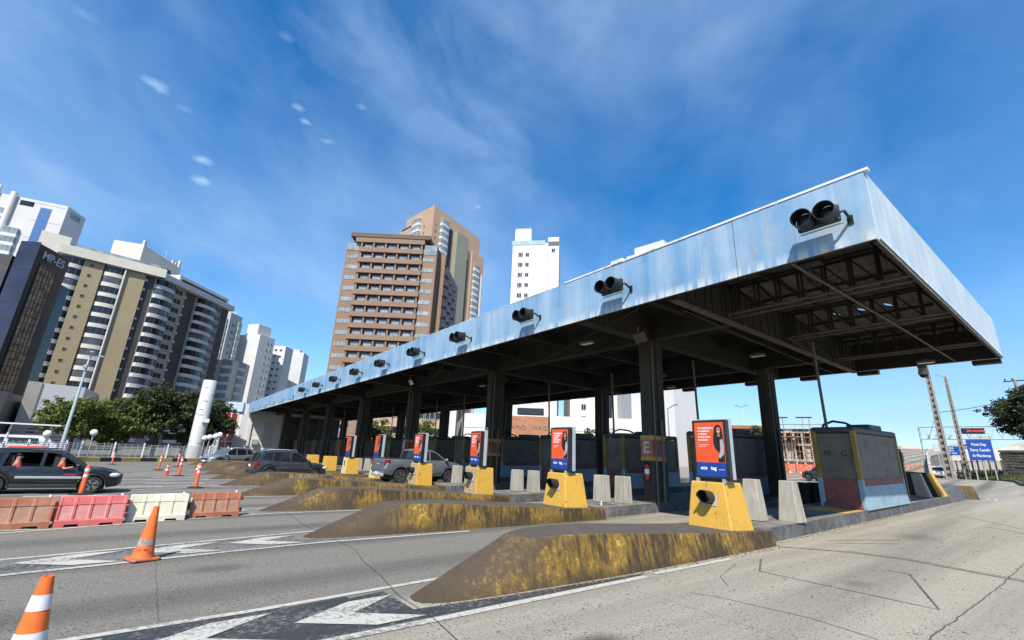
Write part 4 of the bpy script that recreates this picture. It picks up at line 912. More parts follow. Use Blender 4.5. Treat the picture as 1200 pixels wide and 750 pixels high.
def car(name, label, cat, loc, head, S, mat, glass='car_glass', open_side=0, rails=False, clad=True, simple=False, sc=1.0, group=None, roofmat=None):
    t = thing(name, label, cat, loc, head, group); t.scale = (sc, sc, sc)
    n = 84; L_ = S['L']; xs = [-L_ / 2 + L_ * k / (n - 1) for k in range(n)]; R_ = S['r'] + .065; rings = []
    for x in xs:
        zb = interp(S['bot'], x); zt = interp(S['top'], x); hw = interp(S['hw'], x)
        for wx in S['wx']:
            dx = abs(x - wx)
            if dx < R_: zb = max(zb, S['zc'] + math.sqrt(R_ * R_ - dx * dx))
        zb = min(zb, zt - .06); h = zt - zb
        half = [(hw * .88, zb), (hw * .965, zb + .10 * h), (hw, zb + .36 * h), (hw * .998, zb + .62 * h), (hw * .975, zb + .84 * h), (hw * .93, zb + .965 * h), (hw * .84, zt), (hw * .4, zt + .022)]
        rings.append([(x, y, z) for y, z in half] + [(x, 0, zt + .028)] + [(x, -y, z) for y, z in reversed(half)])
    b = MB(); b.loft(rings); body = b.build('body', mat, t, smooth=38)
    belt, roof, hm = S['belt'], S['roof'], S['W'] / 2
    yf = lambda z: lerp(hm * .925, hm * .735, max(0, min(1.08, (z - belt) / (roof - belt))))
    G = S['green']; base = [(G[-1][0] + .03, belt - .05), (G[0][0] - .03, belt - .06)]
    b = MB(); rg = []
    for (x, z) in G[1:-1]:
        y = yf(z); rg.append([(x, -y + .01, z - .01), (x, -y * .8, z + .028), (x, 0, z + .045), (x, y * .8, z + .028), (x, y - .01, z - .01)])
    b.loft(rg, False, False); ro = b.build('roof', roofmat or mat, t, smooth=60); sm = ro.modifiers.new('solid', 'SOLIDIFY'); sm.thickness = .03
    for side in (-1, 1):
        fill_panel('side_frame', G + base, S['wins'], yf, side, mat, t)
        for k, wnd in enumerate(S['wins']):
            if side == open_side and k < 2: continue
            q = MB(); q.poly([(x, side * (yf(z) - .012), z) for x, z in wnd]); q.build('window', glass, t)
    for k, (p, q_) in enumerate(((G[0], G[1]), (G[-2], G[-1]))):
        (x0, z0), (x1, z1) = p, q_; rg = []
        for u in [j / 5 for j in range(6)]:
            x, z = lerp(x0, x1, u), lerp(z0, z1, u); y = yf(z) - .012; bow = .10 * (1 if k == 0 else -.5)
            rg.append([(x + bow * (1 - v * v) * .6, v * y, z + .012) for v in (-1, -.6, 0, .6, 1)])
        b = MB(); b.loft(rg, False, False); b.build('windscreen' if k == 0 else 'rear_window', 'car_glass_clear' if k == 0 else glass, t, smooth=True)
    # cabin inside
    b = MB(); b.box(-.1 if S is SUV else .2, 0, belt - .22, 2.3 if S is SUV else 2.0, hm * 1.6, .06)
    for x in ((-.9, .28) if S is SUV else (-.42, .50)):
        for y in (-.38, .38): b.box(x - .12, y, belt + .12, .16, .46, .66); b.box(x + .12, y, belt - .14, .5, .46, .16); b.box(x - .12, y, belt + .52, .12, .24, .17)
    b.box(.85, 0, belt - .06, .35, hm * 1.6, .12); b.build('interior', 'seat_dark', t)
    ty, rim, sp = WH(S)
    for wx in S['wx']:
        for side in (-1, 1):
            wo = inst(ty, 'wheel', t, (wx, side * (hm - .12), S['r']), 0 if side > 0 else PI); inst(rim, 'rim', wo); inst(sp, 'spokes', wo)
    for wx in S['wx']: b = MB(); b.box(wx, 0, S['zc'] + .1, R_ * 1.9, hm * 1.45, .55); b.build('wheel_well', 'rubber', t)
    if simple: return t
    for side in (-1, 1):
        if clad:
            b = MB(); zb = interp(S['bot'], 0)
            b.box((S['wx'][0] + S['wx'][1]) / 2, side * (hm * .965), zb + .07, S['wx'][1] - S['wx'][0] - 2 * R_ + .06, .06, .15); b.build('sill_trim', 'plastic_black', t, bevel=.015)
            for wx in S['wx']:
                b = MB(); pts = [(wx + (R_ + .005) * math.cos(a), side * (interp(S['hw'], wx) - .005), S['zc'] + (R_ + .005) * math.sin(a)) for a in [PI * k / 16 for k in range(17)]]; b.tube(pts, .032, 6); b.build('arch_trim', 'plastic_black', t, smooth=True)
            b = MB(); b.box(.1, side * hm * 1.0, .62, 1.7, .03, .09); b.build('side_moulding', 'galvanised' if mat == 'paint_black' else 'plastic_black', t, bevel=.012)
        for dx in S['doors'][:3]:
            b = MB(); yy = side * (interp(S['hw'], dx) + .0005); b.poly([(dx - .008, yy, .42), (dx + .008, yy, .42), (dx + .008, yy * .982, belt - .07), (dx - .008, yy * .982, belt - .07)]); b.build('door_seam', 'plastic_black', t)
        for dx in S['doors'][1:3]:
            b = MB(); b.box(dx + .18, side * (hm * .992), belt - .16, .19, .035, .035); b.build('door_handle', mat if mat != 'paint_silver' else 'galvanised', t, bevel=.012)
        b = MB(); xm = G[0][0] - .22; b.ball((xm, side * (hm + .07), belt + .08), (.09, .12, .085)); b.build('mirror', 'plastic_black' if mat == 'paint_black' else mat, t, smooth=True)
        xf = L_ / 2; b = MB(); zl = interp(S['top'], xf - .28) - .15; b.ball((xf - .30, side * (interp(S['hw'], xf - .30) - .06), zl), (.24, .085, .095)); b.build('headlight', 'headlight', t, smooth=True)
        b = MB(); zl = (interp(S['top'], -xf + .1) - .19); b.hexa([(-xf - .012, side * hm * (.62 if S is SUV else .80), zl - .16), (-xf - .012, side * hm * .905, zl - .14), (-xf + .30, side * (hm * .978), zl - .02), (-xf + .1, side * hm * .6, zl - .1)], [(-xf + .0, side * hm * (.62 if S is SUV else .80), zl + .13), (-xf + .0, side * hm * .905, zl + .14), (-xf + .24, side * (hm * .978), zl + .14), (-xf + .1, side * hm * .6, zl + .13)]); b.build('taillight', 'taillight', t, bevel=.012)
        if rails: b = MB(); b.tube([(.15, side * .58, roof - .01), (.05, side * .60, roof + .055), (-1.35, side * .60, roof + .04), (-1.5, side * .58, roof - .03)], .02, 6); b.build('roof_rail', 'galvanised' if mat != 'paint_black' else 'plastic_black', t, smooth=True)
    xf = L_ / 2
    b = MB(); b.box(xf - .03, 0, .62, .10, .86, .20); b.box(xf - .03, 0, .40, .10, 1.0, .10); b.build('grille', 'plastic_black', t, bevel=.03)
    b = MB(); b.box(-xf + .02, 0, .45, .12, hm * 1.5, .18); b.build('rear_bumper', 'plastic_black' if S is SUV else 'galvanised', t, bevel=.04)
    for x in (xf + .02, -xf - .035): b = MB(); b.box(x, 0, .50 if x > 0 else (.78 if S is SUV else .52), .015, .42, .13); b.build('number_plate', 'plate_white', t)
    if S is PICK:
        b = MB(); b.box(-1.80, 0, 1.285, 1.58, hm * 1.70, .05); b.build('bed_cover', 'plastic_black', t, bevel=.012)
        b = MB(); b.poly([(-xf - .004, y, z) for y, z in ((-hm * .55, .72), (hm * .55, .72), (hm * .55, 1.16), (-hm * .55, 1.16))]); b.build('tailgate_panel', mat, t)
        b = MB(); b.box(-xf - .012, 0, .98, .03, .24, .07); b.build('tailgate_handle', 'galvanised', t, bevel=.01)
    b = MB(); b.tube([(-1.3 if S is SUV else -.3, .1, roof), (-1.55 if S is SUV else -.5, .1, roof + .28)], .008, 5); b.build('aerial', 'rubber', t)
    return t
_wh = {}
def WH(S):
    if S['r'] not in _wh: _wh[S['r']] = wheel_meshes(S['r'], .22)
    return _wh[S['r']]
zc = gz(-24.6, -2.6)
bk = car('sport_utility_car', 'black compact SUV with open windows driving past behind the plastic barriers', 'car', (-24.3, -2.75, gz(-24.3, -2.75)), R(92), SUV, 'paint_black', open_side=-1, rails=True, sc=1.0); bk.scale = (1.0, 1.0, .90)
# spare details of the black car: red stripe badge
b = MB(); b.box(.62, -.893, .74, .34, .008, .022); b.build('badge_strip', 'post_red', bk)
car('sport_utility_car', 'silver SUV facing left beyond the last crash noses', 'car', (-50.6, 5.9, gz(-50.6, 5.9)), R(-62), SUV, 'paint_silver', sc=1.04)
car('sport_utility_car', 'dark grey SUV with roof rails driving into the toll lanes', 'car', (-31.4, 6.95, gz(-31.4, 6.95) + .08), R(96), SUV, 'paint_grey', rails=True, sc=1.02)
car('pickup_truck', 'silver pickup truck with dark bed cover driving into a toll lane', 'pickup truck', (-25.6, 12.95, gz(-25.6, 12.95) + .26), R(93), PICK, 'paint_silverblue', clad=False, sc=1.03)
car('parked_car', 'small white hatchback at the foot of the bridge ramp', 'car', (-15.2, 84.0, gz(-15.2, 84) + .02), R(80), SUV, 'paint_white', simple=True, sc=.92)
car('parked_car', 'dark car seen between booth 15 and the rear column', 'car', (-17.6, 51.0, gz(-17.6, 51) + .01), R(170), SUV, 'paint_grey', simple=True, sc=.95)

# people inside the black car
def skin_body(name, joints, edges, mat, parent, lv=2):
    me = bpy.data.meshes.new(name); me.from_pydata([j[0] for j in joints], edges, []); me.materials.append(M[mat])
    o = bpy.data.objects.new(name, me); COL.objects.link(o); o.parent = parent
    if not me.skin_vertices: o.modifiers.new('skin', 'SKIN')
    sk = o.modifiers[0]; sk.use_smooth_shade = True
    if not me.skin_vertices:
        bpy.context.view_layer.objects.active = o; bpy.ops.object.mode_set(mode='OBJECT')
        bm = bmesh.new(); bm.from_mesh(me); ly = bm.verts.layers.skin.verify()
        bm.verts.ensure_lookup_table()
        for v, j in zip(bm.verts, joints): v[ly].radius = (j[1], j[1])
        bm.verts[0][ly].use_root = True; bm.to_mesh(me); bm.free()
    else:
        for v, j in zip(me.skin_vertices[0].data, joints): v.radius = (j[1], j[1])
    s = o.modifiers.new('sub', 'SUBSURF'); s.levels = lv; s.render_levels = lv; return o
def rider(loc, rz, label, shirt, arm_out):
    t = thing('person', label, 'person', loc, rz); t.scale = (.95, .95, .95)
    # x forward, seat at z=0; one continuous body: pelvis, torso, neck, head, arms, thighs
    sh, el, wr = (.02, -.20, .46), ((.10, -.34, .30) if arm_out else (.14, -.24, .22)), ((.30, -.34, .36) if arm_out else (.34, -.14, .24))
    J = [((0, 0, .05), .13), ((-.03, 0, .26), .145), ((-.04, 0, .44), .13), ((-.03, 0, .55), .06), ((-.01, 0, .64), .085), ((0, 0, .75), .088), (sh, .062), (el, .048), (wr, .036), ((.36 if arm_out else .40, wr[1], wr[2] + .01), .035),
         ((.02, .20, .46), .062), ((.14, .26, .22), .048), ((.36, .18, .26), .036), ((.42, .14, .27), .035), ((.36, -.11, .06), .08), ((.36, .11, .06), .08)]
    E_ = [(0, 1), (1, 2), (2, 3), (3, 4), (4, 5), (2, 6), (6, 7), (7, 8), (8, 9), (2, 10), (10, 11), (11, 12), (12, 13), (0, 14), (0, 15)]
    skin_body('body', J, E_, 'skin_tan', t)
    skin_body('shirt', [((0, 0, .04), .15), ((-.03, 0, .26), .165), ((-.04, 0, .44), .148), (sh, .082), (tuple(lerp(a, c, .75) for a, c in zip(sh, el)), .068), ((.02, .20, .46), .082), ((.11, .245, .28), .068)], [(0, 1), (1, 2), (2, 3), (3, 4), (2, 5), (5, 6)], shirt, t)
    b = MB(); b.ball((-.03, 0, .77), (.105, .098, .105), 16, 10); b.build('hair', 'hair_black', t, smooth=True)
    b = MB(); b.ball((.085, 0, .69), (.022, .018, .028), 8, 6); b.build('nose', 'skin_tan', t, smooth=True)
    b = MB()
    for s in (-.034, .034): b.ball((.077, s, .725), (.010, .013, .009), 8, 6)
    b.build('eyes', 'hair_black', t)
    return t
M['shirt_red'] = M['seat_red']; mk('shirt_pink', (.40, .05, .08), .85, var=.2)
cz = gz(-24.3, -2.75)
rider((-23.7, -2.40, cz + .57), R(92), 'passenger in a red shirt at the open front window of the black car', 'shirt_red', True)
rider((-23.7, -3.55, cz + .57), R(92), 'passenger in a pink red shirt in the back seat of the black car', 'shirt_pink', False)

# ------------------------------------------------------------------ plastic barriers
def make_barrier(label, loc, rz, mat, Lb=1.18):
    t = thing('plastic_barrier', label, 'barrier', loc, rz, 'plastic road barriers across the closed lane'); hl = Lb / 2
    prof = [(.0, .22), (.13, .215), (.155, .17), (.44, .125), (.455, .135), (.61, .095), (.62, .075)]
    b = MB(); n = 59; rings = []
    for k in range(n + 1):
        x = -hl + Lb * k / n; notch = .055 if (.18 < abs(x) < .42) else 0.0; ring = []
        rib = .022 if min(abs(x - c) for c in (-.56, -.30, -.02, .27, .56)) < .03 else 0
        sag = .006 * math.sin(5 * x + loc[1])
        ring = [(x, -y - (rib if .15 < z < .47 else 0), max(z, notch) + (sag if z > .5 else 0)) for z, y in prof]; ring += [(x, y, max(z, notch) + (sag if z > .5 else 0)) for z, y in reversed(prof)]; rings.append(ring)
    b.loft(rings); nr = len(rings[0])
    for fi in range(n * nr):
        ii = fi % nr; xx = -hl + Lb * (fi // nr + .5) / n
        if ii in (2, 10) and min(abs(xx - c) for c in (-.56, -.30, -.02, .27, .56)) > .03: b.m[fi] = 1
    b.build('body', [mat, mat + '_faded'], t, smooth=20)
    for z in (.16, .46): b = MB(); b.box(hl + .05, 0, z, .12, .10, .10); b.build('coupling_lug', mat, t, bevel=.015)
    b = MB(); b.box(-hl - .04, 0, .30, .10, .09, .16); b.build('coupling_lug', mat, t, bevel=.015)
    b = MB(); b.lathe([(.03, .60), (.03, .66), (.0, .66)], 10, (hl - .1, .0, 0)); b.build('filler_cap', 'print_white', t)
for lab, y0, x0, x1, mat in (('faded brown plastic road barrier cut by the left edge of the picture', -2.0, -14.52, -14.70, 'barrier_brown'), ('red plastic road barrier', -.77, -14.72, -14.90, 'barrier_red'), ('cream white plastic road barrier', .47, -15.15, -15.22, 'barrier_white'), ('orange brown plastic road barrier at the right end of the row', 1.72, -15.45, -15.60, 'barrier_brown')):
    xm = (x0 + x1) / 2; make_barrier(lab, (xm, y0, gz(xm, y0)), R(90) + math.atan2(x0 - x1, 1.18), mat)
# ------------------------------------------------------------------ cones and posts
def make_cone(label, loc, h=.78, bands=(), base='cone_base', col='cone_orange', rz=0.2, tilt=0.0):
    t = thing('traffic_cone', label, 'traffic cone', loc, rz, 'traffic cones'); t.rotation_euler = (tilt, 0, rz); k = h / .78
    b = MB(); b.prism([(x * .20 * k, y * .20 * k) for x, y in ((-1, -.8), (-.8, -1), (.8, -1), (1, -.8), (1, .8), (.8, 1), (-.8, 1), (-1, .8))], 0, .035 * k); b.build('base', base, t, bevel=.012)
    rad = lambda z: lerp(.145, .036, z / h) * k if z > .06 * k else lerp(.165, .145, z / (.06 * k)) * k
    zs = sorted(set([.03 * k, .06 * k, h * .3, h * .5, h * .7, h * .9, h]))
    b = MB(); b.lathe([(rad(z), z) for z in zs] + [(.022 * k, h), (.02 * k, h - .03)], 28, cap=False); b.build('cone', col, t, smooth=35)
    for (z0, z1, m_) in bands: b = MB(); b.lathe([(rad(z0) + .003, z0), (rad(z1) + .003, z1)], 28, cap=False); b.build('reflective_band', m_, t, smooth=True)
    return t
make_cone('orange and white banded traffic cone at the bottom left corner', (-5.06, -.40, gz(-5.06, -.4)), .80, [(.585, .685, 'cone_white'), (.26, .45, 'cone_white')], rz=.1)
c = make_cone('orange traffic cone with a worn grey band standing on the road arrows', (-10.05, .27, gz(-10, .27) + .012), .80, [(.215, .315, 'cone_worn')], rz=.35, tilt=R(-2))
text('VITORIA', .05, 'plastic_black', c, Matrix.Rotation(R(58), 4, 'Z') @ Matrix.Translation((0, -.131, .155)) @ Matrix.Rotation(R(-9), 4, 'X') @ FACE_MY, ext=.0005); 
make_cone('small red and white cone among the orange posts', (-35.6, 1.1, gz(-35.6, 1.1)), .72, [(.30, .42, 'cone_white'), (.52, .60, 'cone_white')], 'post_red', 'post_red')
make_cone('small red cone half hidden behind an orange post near the fence', (-37.2, 2.75, gz(-37.2, 2.7)), .72, [(.30, .42, 'cone_white'), (.52, .60, 'cone_white')], 'post_red', 'post_red')
def make_post(label, x, y, h=1.08, k=1.0):
    t = thing('delineator_post', label, 'delineator', (x, y, gz(x, y)), 0, 'orange delineator posts'); b = MB(); b.lathe([(.30 * k, 0), (.29 * k, .03), (.13 * k, .07)], 20); b.build('base', 'rubber', t)
    b = MB(); b.lathe([(.068 * k, .05), (.060 * k, h - .05), (.045 * k, h), (.0, h)], 16); b.build('post', 'post_orange', t, smooth=35)
    for z in (.60, .80): b = MB(); b.lathe([(.068 * k, h * z), (.0665 * k, h * z + .10)], 16, cap=False); b.build('reflective_band', 'cone_white', t)
make_post('orange delineator post in front of the black car front wheel', -25.3 + 2.3, -1.62, 1.0, 1.15)
make_post('orange delineator post right of the black car', -35.4, 1.72, 1.12, 1.1); make_post('orange delineator post by the yellow and black kerb, left of two', -42.5, .80, 1.05); make_post('orange delineator post by the yellow and black kerb, right of two', -48.5, 2.1, 1.1)
make_post('orange delineator post in front of the crash noses', -26.0, 2.0, 1.08, 1.1); make_post('thin orange post beyond the black car bonnet', -50.5, -2.2, 1.0)

# ------------------------------------------------------------------ fence, kerb, lamps on the left
fpts = [(-39, -14), (-46.6, -7.9), (-55.3, -4.75), (-58.9, -.5), (-61.5, 3.4), (-66, 9.2)]
def along(pts, step):
    out = []; 
    for (a, c) in zip(pts, pts[1:]):
        n = max(1, round(math.dist(a, c) / step)); out += [(lerp(a[0], c[0], k / n), lerp(a[1], c[1], k / n)) for k in range(n)]
    return out + [pts[-1]]
t = thing('painted_kerb', 'low kerb painted in yellow and black blocks below the white fence', 'kerb', (-50, -5, gz(-50, -5)))
pp = along(fpts, 1.6)
for mi, nm in ((0, 'kerb_yellow'), (1, 'kerb_black')):
    b = MB(); b.T = Matrix.Translation((50, 5, -gz(-50, -5)))
    for k, (a, c) in enumerate(zip(pp, pp[1:])):
        if k % 2 == mi: z = gz(*a); b.bar((a[0] + .3, a[1] - .1, z + .17), (c[0] + .3, c[1] - .1, z + .17), .35, .36)
    b.build('yellow_block' if mi == 0 else 'black_block', nm, t)
t = thing('metal_fence', 'white metal rail fence along the far side of the road', 'fence', (-50, -5, gz(-50, -5)))
b = MB(); b.T = Matrix.Translation((50, 5, -gz(-50, -5))); fp = along(fpts, 2.6); zf = -.28
for k in range(9):
    for a, c in zip(fp, fp[1:]): b.bar((a[0], a[1], zf + .38 + k * .145), (c[0], c[1], zf + .38 + k * .145), .03, .042)
for a in along(fpts, .65): b.bar((a[0], a[1], zf + .3), (a[0], a[1], zf + 1.6), .03, .03)
b.build('rail', 'fence_white', t)
for a in fp: b = MB(); b.T = Matrix.Translation((50, 5, -gz(-50, -5))); b.box(a[0], a[1], zf + .9, .13, .13, 1.65); b.build('post', 'fence_white', t)
t = thing('street_lamp', 'tall slender pale blue grey street lamp behind the fence', 'street lamp', (-59.6, -6.5, -.3)); b = MB(); b.tube([(0, 0, 0), (0, 0, 9.2), (.0, .05, 9.7)], [.16, .085, .07], 12); b.build('pole', 'lamp_pole', t, smooth=True)
b = MB(); b.tube([(0, 0, 9.55), (.9, .15, 9.85)], .045); b.tube([(0, 0, 9.55), (-.7, .6, 9.8)], .045); b.build('arm', 'lamp_pole', t); b = MB(); b.box(1.15, .2, 9.88, .7, .28, .12); b.box(-.9, .75, 9.83, .5, .4, .12); b.build('lamp_head', 'galvanised', t, bevel=.03)
b = MB(); b.box(.1, -.1, 8.6, .5, .25, .3); b.build('camera_box', 'galvanised', t)
def globe(x, y, z, label, group='globe lamps on short posts'):
    t = thing('globe_lamp', label, 'street lamp', (x, y, -.3), 0, group); b = MB(); b.tube([(0, 0, 0), (0, 0, z + .1)], .05); b.build('post', 'galvanised', t); b = MB(); b.ball((0, 0, z + .3), .30, 18, 12); b.build('globe', 'globe_white', t, smooth=True); b = MB(); b.lathe([(.12, z - .02), (.16, z + .06)], 12); b.build('collar', 'galvanised', t)
for d_, az_, el_, l in ((60, (-.992, -.128), .002, 'white globe lamp left of the street lamp'), (60, (-.997, -.076), .007, 'white globe lamp right of the street lamp, in front of the trees'), (64, (-.997, .074), .007, 'white globe lamp by the concrete pillar, first of four'), (64, (-.997, .081), .009, 'white globe lamp by the concrete pillar, second of four'), (64, (-.996, .0895), .011, 'white globe lamp by the concrete pillar, third of four'), (64, (-.996, .0955), .014, 'white globe lamp nearest the white office, last of four')):
    globe(az_[0] * d_, az_[1] * d_, 1.8 + el_ * d_ + .3 - .3, l)
t = thing('concrete_pillar', 'thick pale round concrete pillar beside the fence', 'pillar', (-66.5, 4.15, -.35)); b = MB(); b.lathe([(.74, 0), (.72, 9.3), (.66, 9.4)], 28); b.build('shaft', 'b_lightgrey', t, smooth=35)
b = MB()
for k in range(9):
    a = rng.uniform(-1.2, 1.2); z = rng.uniform(1.5, 9); b.box(.72 * math.cos(a), .72 * math.sin(a), z, .04, rng.uniform(.2, .5), .06, a)
b.build('pasted_strip', 'booth_grey', t); b = MB(); b.box(.80, .40, 4.6, .25, .7, .45); b.build('junction_box', 'fence_white', t)
t = thing('bus_shelter', 'thin flat roofed shelter behind the fence at far left', 'shelter', (-62.5, -9.2, -.3)); b = MB(); b.bar((-.5, -3.2, 3.0), (.5, 2.2, 3.0), 1.6, .12); b.build('roof', 'fence_white', t); b = MB(); b.tube([(0, -1.6, 0), (0, -1.4, 3.0)], .09); b.build('post', 'fence_white', t); b = MB(); b.tube([(0, 1.2, 0), (0, 1.3, 3.0)], .06); b.build('post', 'fence_white', t)
b = MB(); 
t = thing('parked_van', 'white van roof and body behind the white fence', 'van', (-66.5, -9.6, -.3), R(84)); b = MB(); rg = []
for x, zt in ((-2.3, 1.7), (-2.2, 2.0), (.9, 2.05), (1.5, 1.5), (2.2, 1.25), (2.35, .8)): rg.append([(x, -.85, .35), (x, -.9, .9), (x, -.8, zt - .05), (x, 0, zt), (x, .8, zt - .05), (x, .9, .9), (x, .85, .35)])
b.loft(rg); b.build('body', 'paint_white', t, smooth=30)
b = MB()
for s in (-.885, .885): b.poly([(-2.0, s * .985, 1.2), (.9, s * .985, 1.2), (.7, s * .955, 1.75), (-2.0, s * .955, 1.75)])
b.build('window', 'car_glass', t); ty, rim, sp = WH(SUV)
for x in (-1.4, 1.5):
    for s in (-1, 1): wo = inst(ty, 'wheel', t, (x, s * .8, .335), 0 if s > 0 else PI); inst(rim, 'rim', wo)
rc = car('parked_car', 'red car mostly hidden behind the black car, its roof showing above', 'car', (-43.5, -5.6, gz(-43.5, -5.6)), R(92), SUV, 'post_red', simple=True, sc=1.0); rc.scale = (.9, .9, .80)
# ------------------------------------------------------------------ buildings
def bthing(name, label, cat='building', loc=(0, 0, 0), group=None): return thing(name, label, cat, loc, 0, group)
class Facade:
    """local frame of one wall: x along the wall (to the right seen from outside), z up, y inwards"""
    def __init__(s, P0, P1, z0=0.0):
        d = Vector((P1[0] - P0[0], P1[1] - P0[1], 0)); s.len = d.length; d.normalize(); n = Vector((-d.y, d.x, 0))
        s.M = Matrix(((d.x, n.x, 0, P0[0]), (d.y, n.y, 0, P0[1]), (0, 0, 1, z0), (0, 0, 0, 1)))
    def put(s, me, name, parent, u, z, y=0.0): return inst(me, name, parent, mat4=s.M @ Matrix.Translation((u, y, z)))
    def mb(s): b = MB(); b.T = s.M; return b
def win_mesh(w, h, glass='glass_dark', frame='win_frame', n=2, deep=.10):
    b = MB(); b.mi = 0; b.box(0, -.02, 0, w, .08, h); b.mi = 1; t_ = .07
    for z in (-h / 2, h / 2): b.box(0, -.05, z, w + .1, .10, t_)
    for k in range(n + 1): b.box(-w / 2 + w * k / n, -.05, 0, t_, .10, h)
    return b.mesh('window', [glass, frame])
def balcony_mesh(w, h, slab='b_beige', glass='glass_dark', d=1.3, curve=.35, rail=.95, n=10):
    """projecting rounded balcony: parapet, dark glazing above, slab"""
    b = MB(); out = []
    for k in range(n + 1):
        v = -1 + 2 * k / n; out.append((v * w / 2, -(d * (1 - curve * abs(v) ** 2.4))))
    poly = [(-w / 2, .1)] + out + [(w / 2, .1)]
    b.mi = 0; b.prism(poly, 0, rail)
    ins = [(-w / 2 + .12, .1)] + [(x * .97, y * .94) for x, y in out] + [(w / 2 - .12, .1)]
    b.mi = 1; b.prism(ins, rail, h - .10)
    b.mi = 0; b.prism(poly, h - .12, h)
    for k in (2, 5, 8): x, y = out[k]; b.mi = 2; b.box(x * .975, y * .95, (rail + h) / 2, .06, .06, h - rail - .1)
    return b.mesh('balcony', [slab, glass, 'booth_grey'])
def ccw(p):
    a = sum(p[i][0] * p[(i + 1) % len(p)][1] - p[(i + 1) % len(p)][0] * p[i][1] for i in range(len(p))); return p if a > 0 else p[::-1]
BASE = -1.0
def block(parent, name, fp, z1, mat, z0=BASE): b = MB(); b.prism(ccw(fp), z0, z1); return b.build(name, mat, parent)
def grid(F, me, name, parent, us, zs, y=0.0, limit=96):
    k = 0
    for z in zs:
        for u in us:
            if k >= limit: return
            F.put(me, name, parent, u, z, y); k += 1
def panel(F, parent, name, mat, u0, u1, z0, z1, y=-.03, th=.06):
    b = F.mb(); b.box((u0 + u1) / 2, y, (z0 + z1) / 2, u1 - u0, th, z1 - z0); return b.build(name, mat, parent)

# --- beige apartment block with rounded balconies
A = [(-160.5, -29.0), (-163.5, -8.8), (-187.5, 12.2), (-212, -2), (-190, -38)]
t = bthing('apartment_building', 'tall beige and tan apartment block with rows of rounded balconies behind the trees'); ZA = 50.0
block(t, 'wall', A, ZA - 2.6, 'b_taupe')
F1 = Facade(A[0], A[1]); F2 = Facade(A[1], A[2]); L1, L2 = F1.len, F2.len
panel(F1, t, 'white_fin', 'b_beige', -5.0, .7, BASE, ZA + 2.4, .9, 4.0)
panel(F1, t, 'tan_panel', 'b_tan', L1 * .22, L1 * .42, BASE, ZA - 2.6, -.5, 1.2); panel(F1, t, 'tan_panel', 'b_tan', L1 * .66, L1 * .87, BASE, ZA - 2.6, -.5, 1.2)
panel(F1, t, 'dark_strip', 'b_darkbrown', L1 * .87, L1 * .985, BASE, ZA - 2.6, -.05, .1)
b = F1.mb(); b.tube([(L1 * .645, -1.6, 0), (L1 * .645, -1.6, ZA - 2.6)], .22); b.build('drain_pipe', 'b_lightgrey', t)
bm1 = balcony_mesh(L1 * .23, 2.9, curve=.45, d=1.9); bm2 = balcony_mesh(L1 * .20, 2.9, curve=.30, d=1.7); bm3 = balcony_mesh(L2 * .20, 2.9, curve=.5, d=1.9, slab='b_lightgrey'); bm4 = balcony_mesh(L2 * .26, 2.9, curve=.5, d=1.9, slab='b_lightgrey')
fl = [1.0 + 2.9 * k for k in range(16)]
ALT = {}
for nm_, args in (('bm1', (L1 * .23, 2.9, 'b_beige', 'glass_mid', 1.9, .45)), ('bm2', (L1 * .20, 2.9, 'b_beige', 'glass_mid', 1.7, .30)), ('bm3', (L2 * .20, 2.9, 'b_lightgrey', 'glass_mid', 1.9, .5)), ('bm4', (L2 * .26, 2.9, 'b_lightgrey', 'glass_mid', 1.9, .5))): ALT[nm_] = balcony_mesh(*args)
pick = lambda n_, m_: ALT[n_] if rng.random() < .3 else m_
for z in fl:
    F1.put(pick('bm1', bm1), 'balcony', t, L1 * .105, z); F1.put(pick('bm2', bm2), 'balcony', t, L1 * .54, z); F2.put(pick('bm3', bm3), 'balcony', t, L2 * .10, z); F2.put(pick('bm4', bm4), 'balcony', t, L2 * .65, z)
panel(F2, t, 'dark_strip', 'b_darkbrown', L2 * .365, L2 * .49, BASE, ZA - 2.6, -.06, .1); panel(F2, t, 'dark_strip', 'b_darkbrown', L2 * .89, L2 * .995, BASE, ZA - 2.6, -.06, .1)
wm = win_mesh(3.0, 1.6, 'glass_dark', 'b_lightgrey', 2)
for z in fl: F2.put(wm, 'window', t, L2 * .275, z + 1.7); F2.put(wm, 'window', t, L2 * .84, z + 1.7)
ws = win_mesh(.7, .7, 'glass_dark', 'b_tan', 1); ac = MB(); ac.box(0, -.3, 0, .75, .5, .55); acm = ac.mesh('air_conditioner', 'b_lightgrey')
for z in fl:
    F1.put(ws, 'window', t, L1 * .30, z + 1.8, -1.1); F1.put(acm, 'air_conditioner', t, L1 * .885, z + 1.5)
    F2.put(acm, 'air_conditioner', t, L2 * .35, z + .9)
b = F1.mb(); b.box(L1 * .5 + .3, 1.0, ZA - 1.2, L1 + 2.6, 6.2, 2.5); b.build('roof_band', 'b_beige', t)
b = F2.mb(); b.box(L2 * .5, .7, ZA - 1.6, L2 + .4, 5.2, 1.7); b.build('roof_band', 'b_lightgrey', t)
b = F1.mb(); b.box(L1 * .55, -1.2, ZA + .55, L1 * .9, .06, 1.0); b.build('glass_rail', 'glass_pale', t)
b = F2.mb(); b.box(L2 * .62, 3.0, ZA + .6, L2 * .72, 5.0, 2.6); b.build('roof_storey', 'b_beige', t)
b = F2.mb(); b.box(L2 * .62, .45, ZA + .55, L2 * .66, .08, .7); b.build('window_band', 'glass_dark', t)
PH = [(-171.5, -21.5), (-169.3, -14.3), (-185.5, -4.5), (-190, -16)]
b = MB(); b.prism(ccw(PH), ZA - 3, 58.6); b.build('penthouse', 'b_beige', t); FP = Facade(PH[0], PH[1]); panel(FP, t, 'vent_slot', 'glass_dark', 1.2, 5.2, 52.4, 53.0)
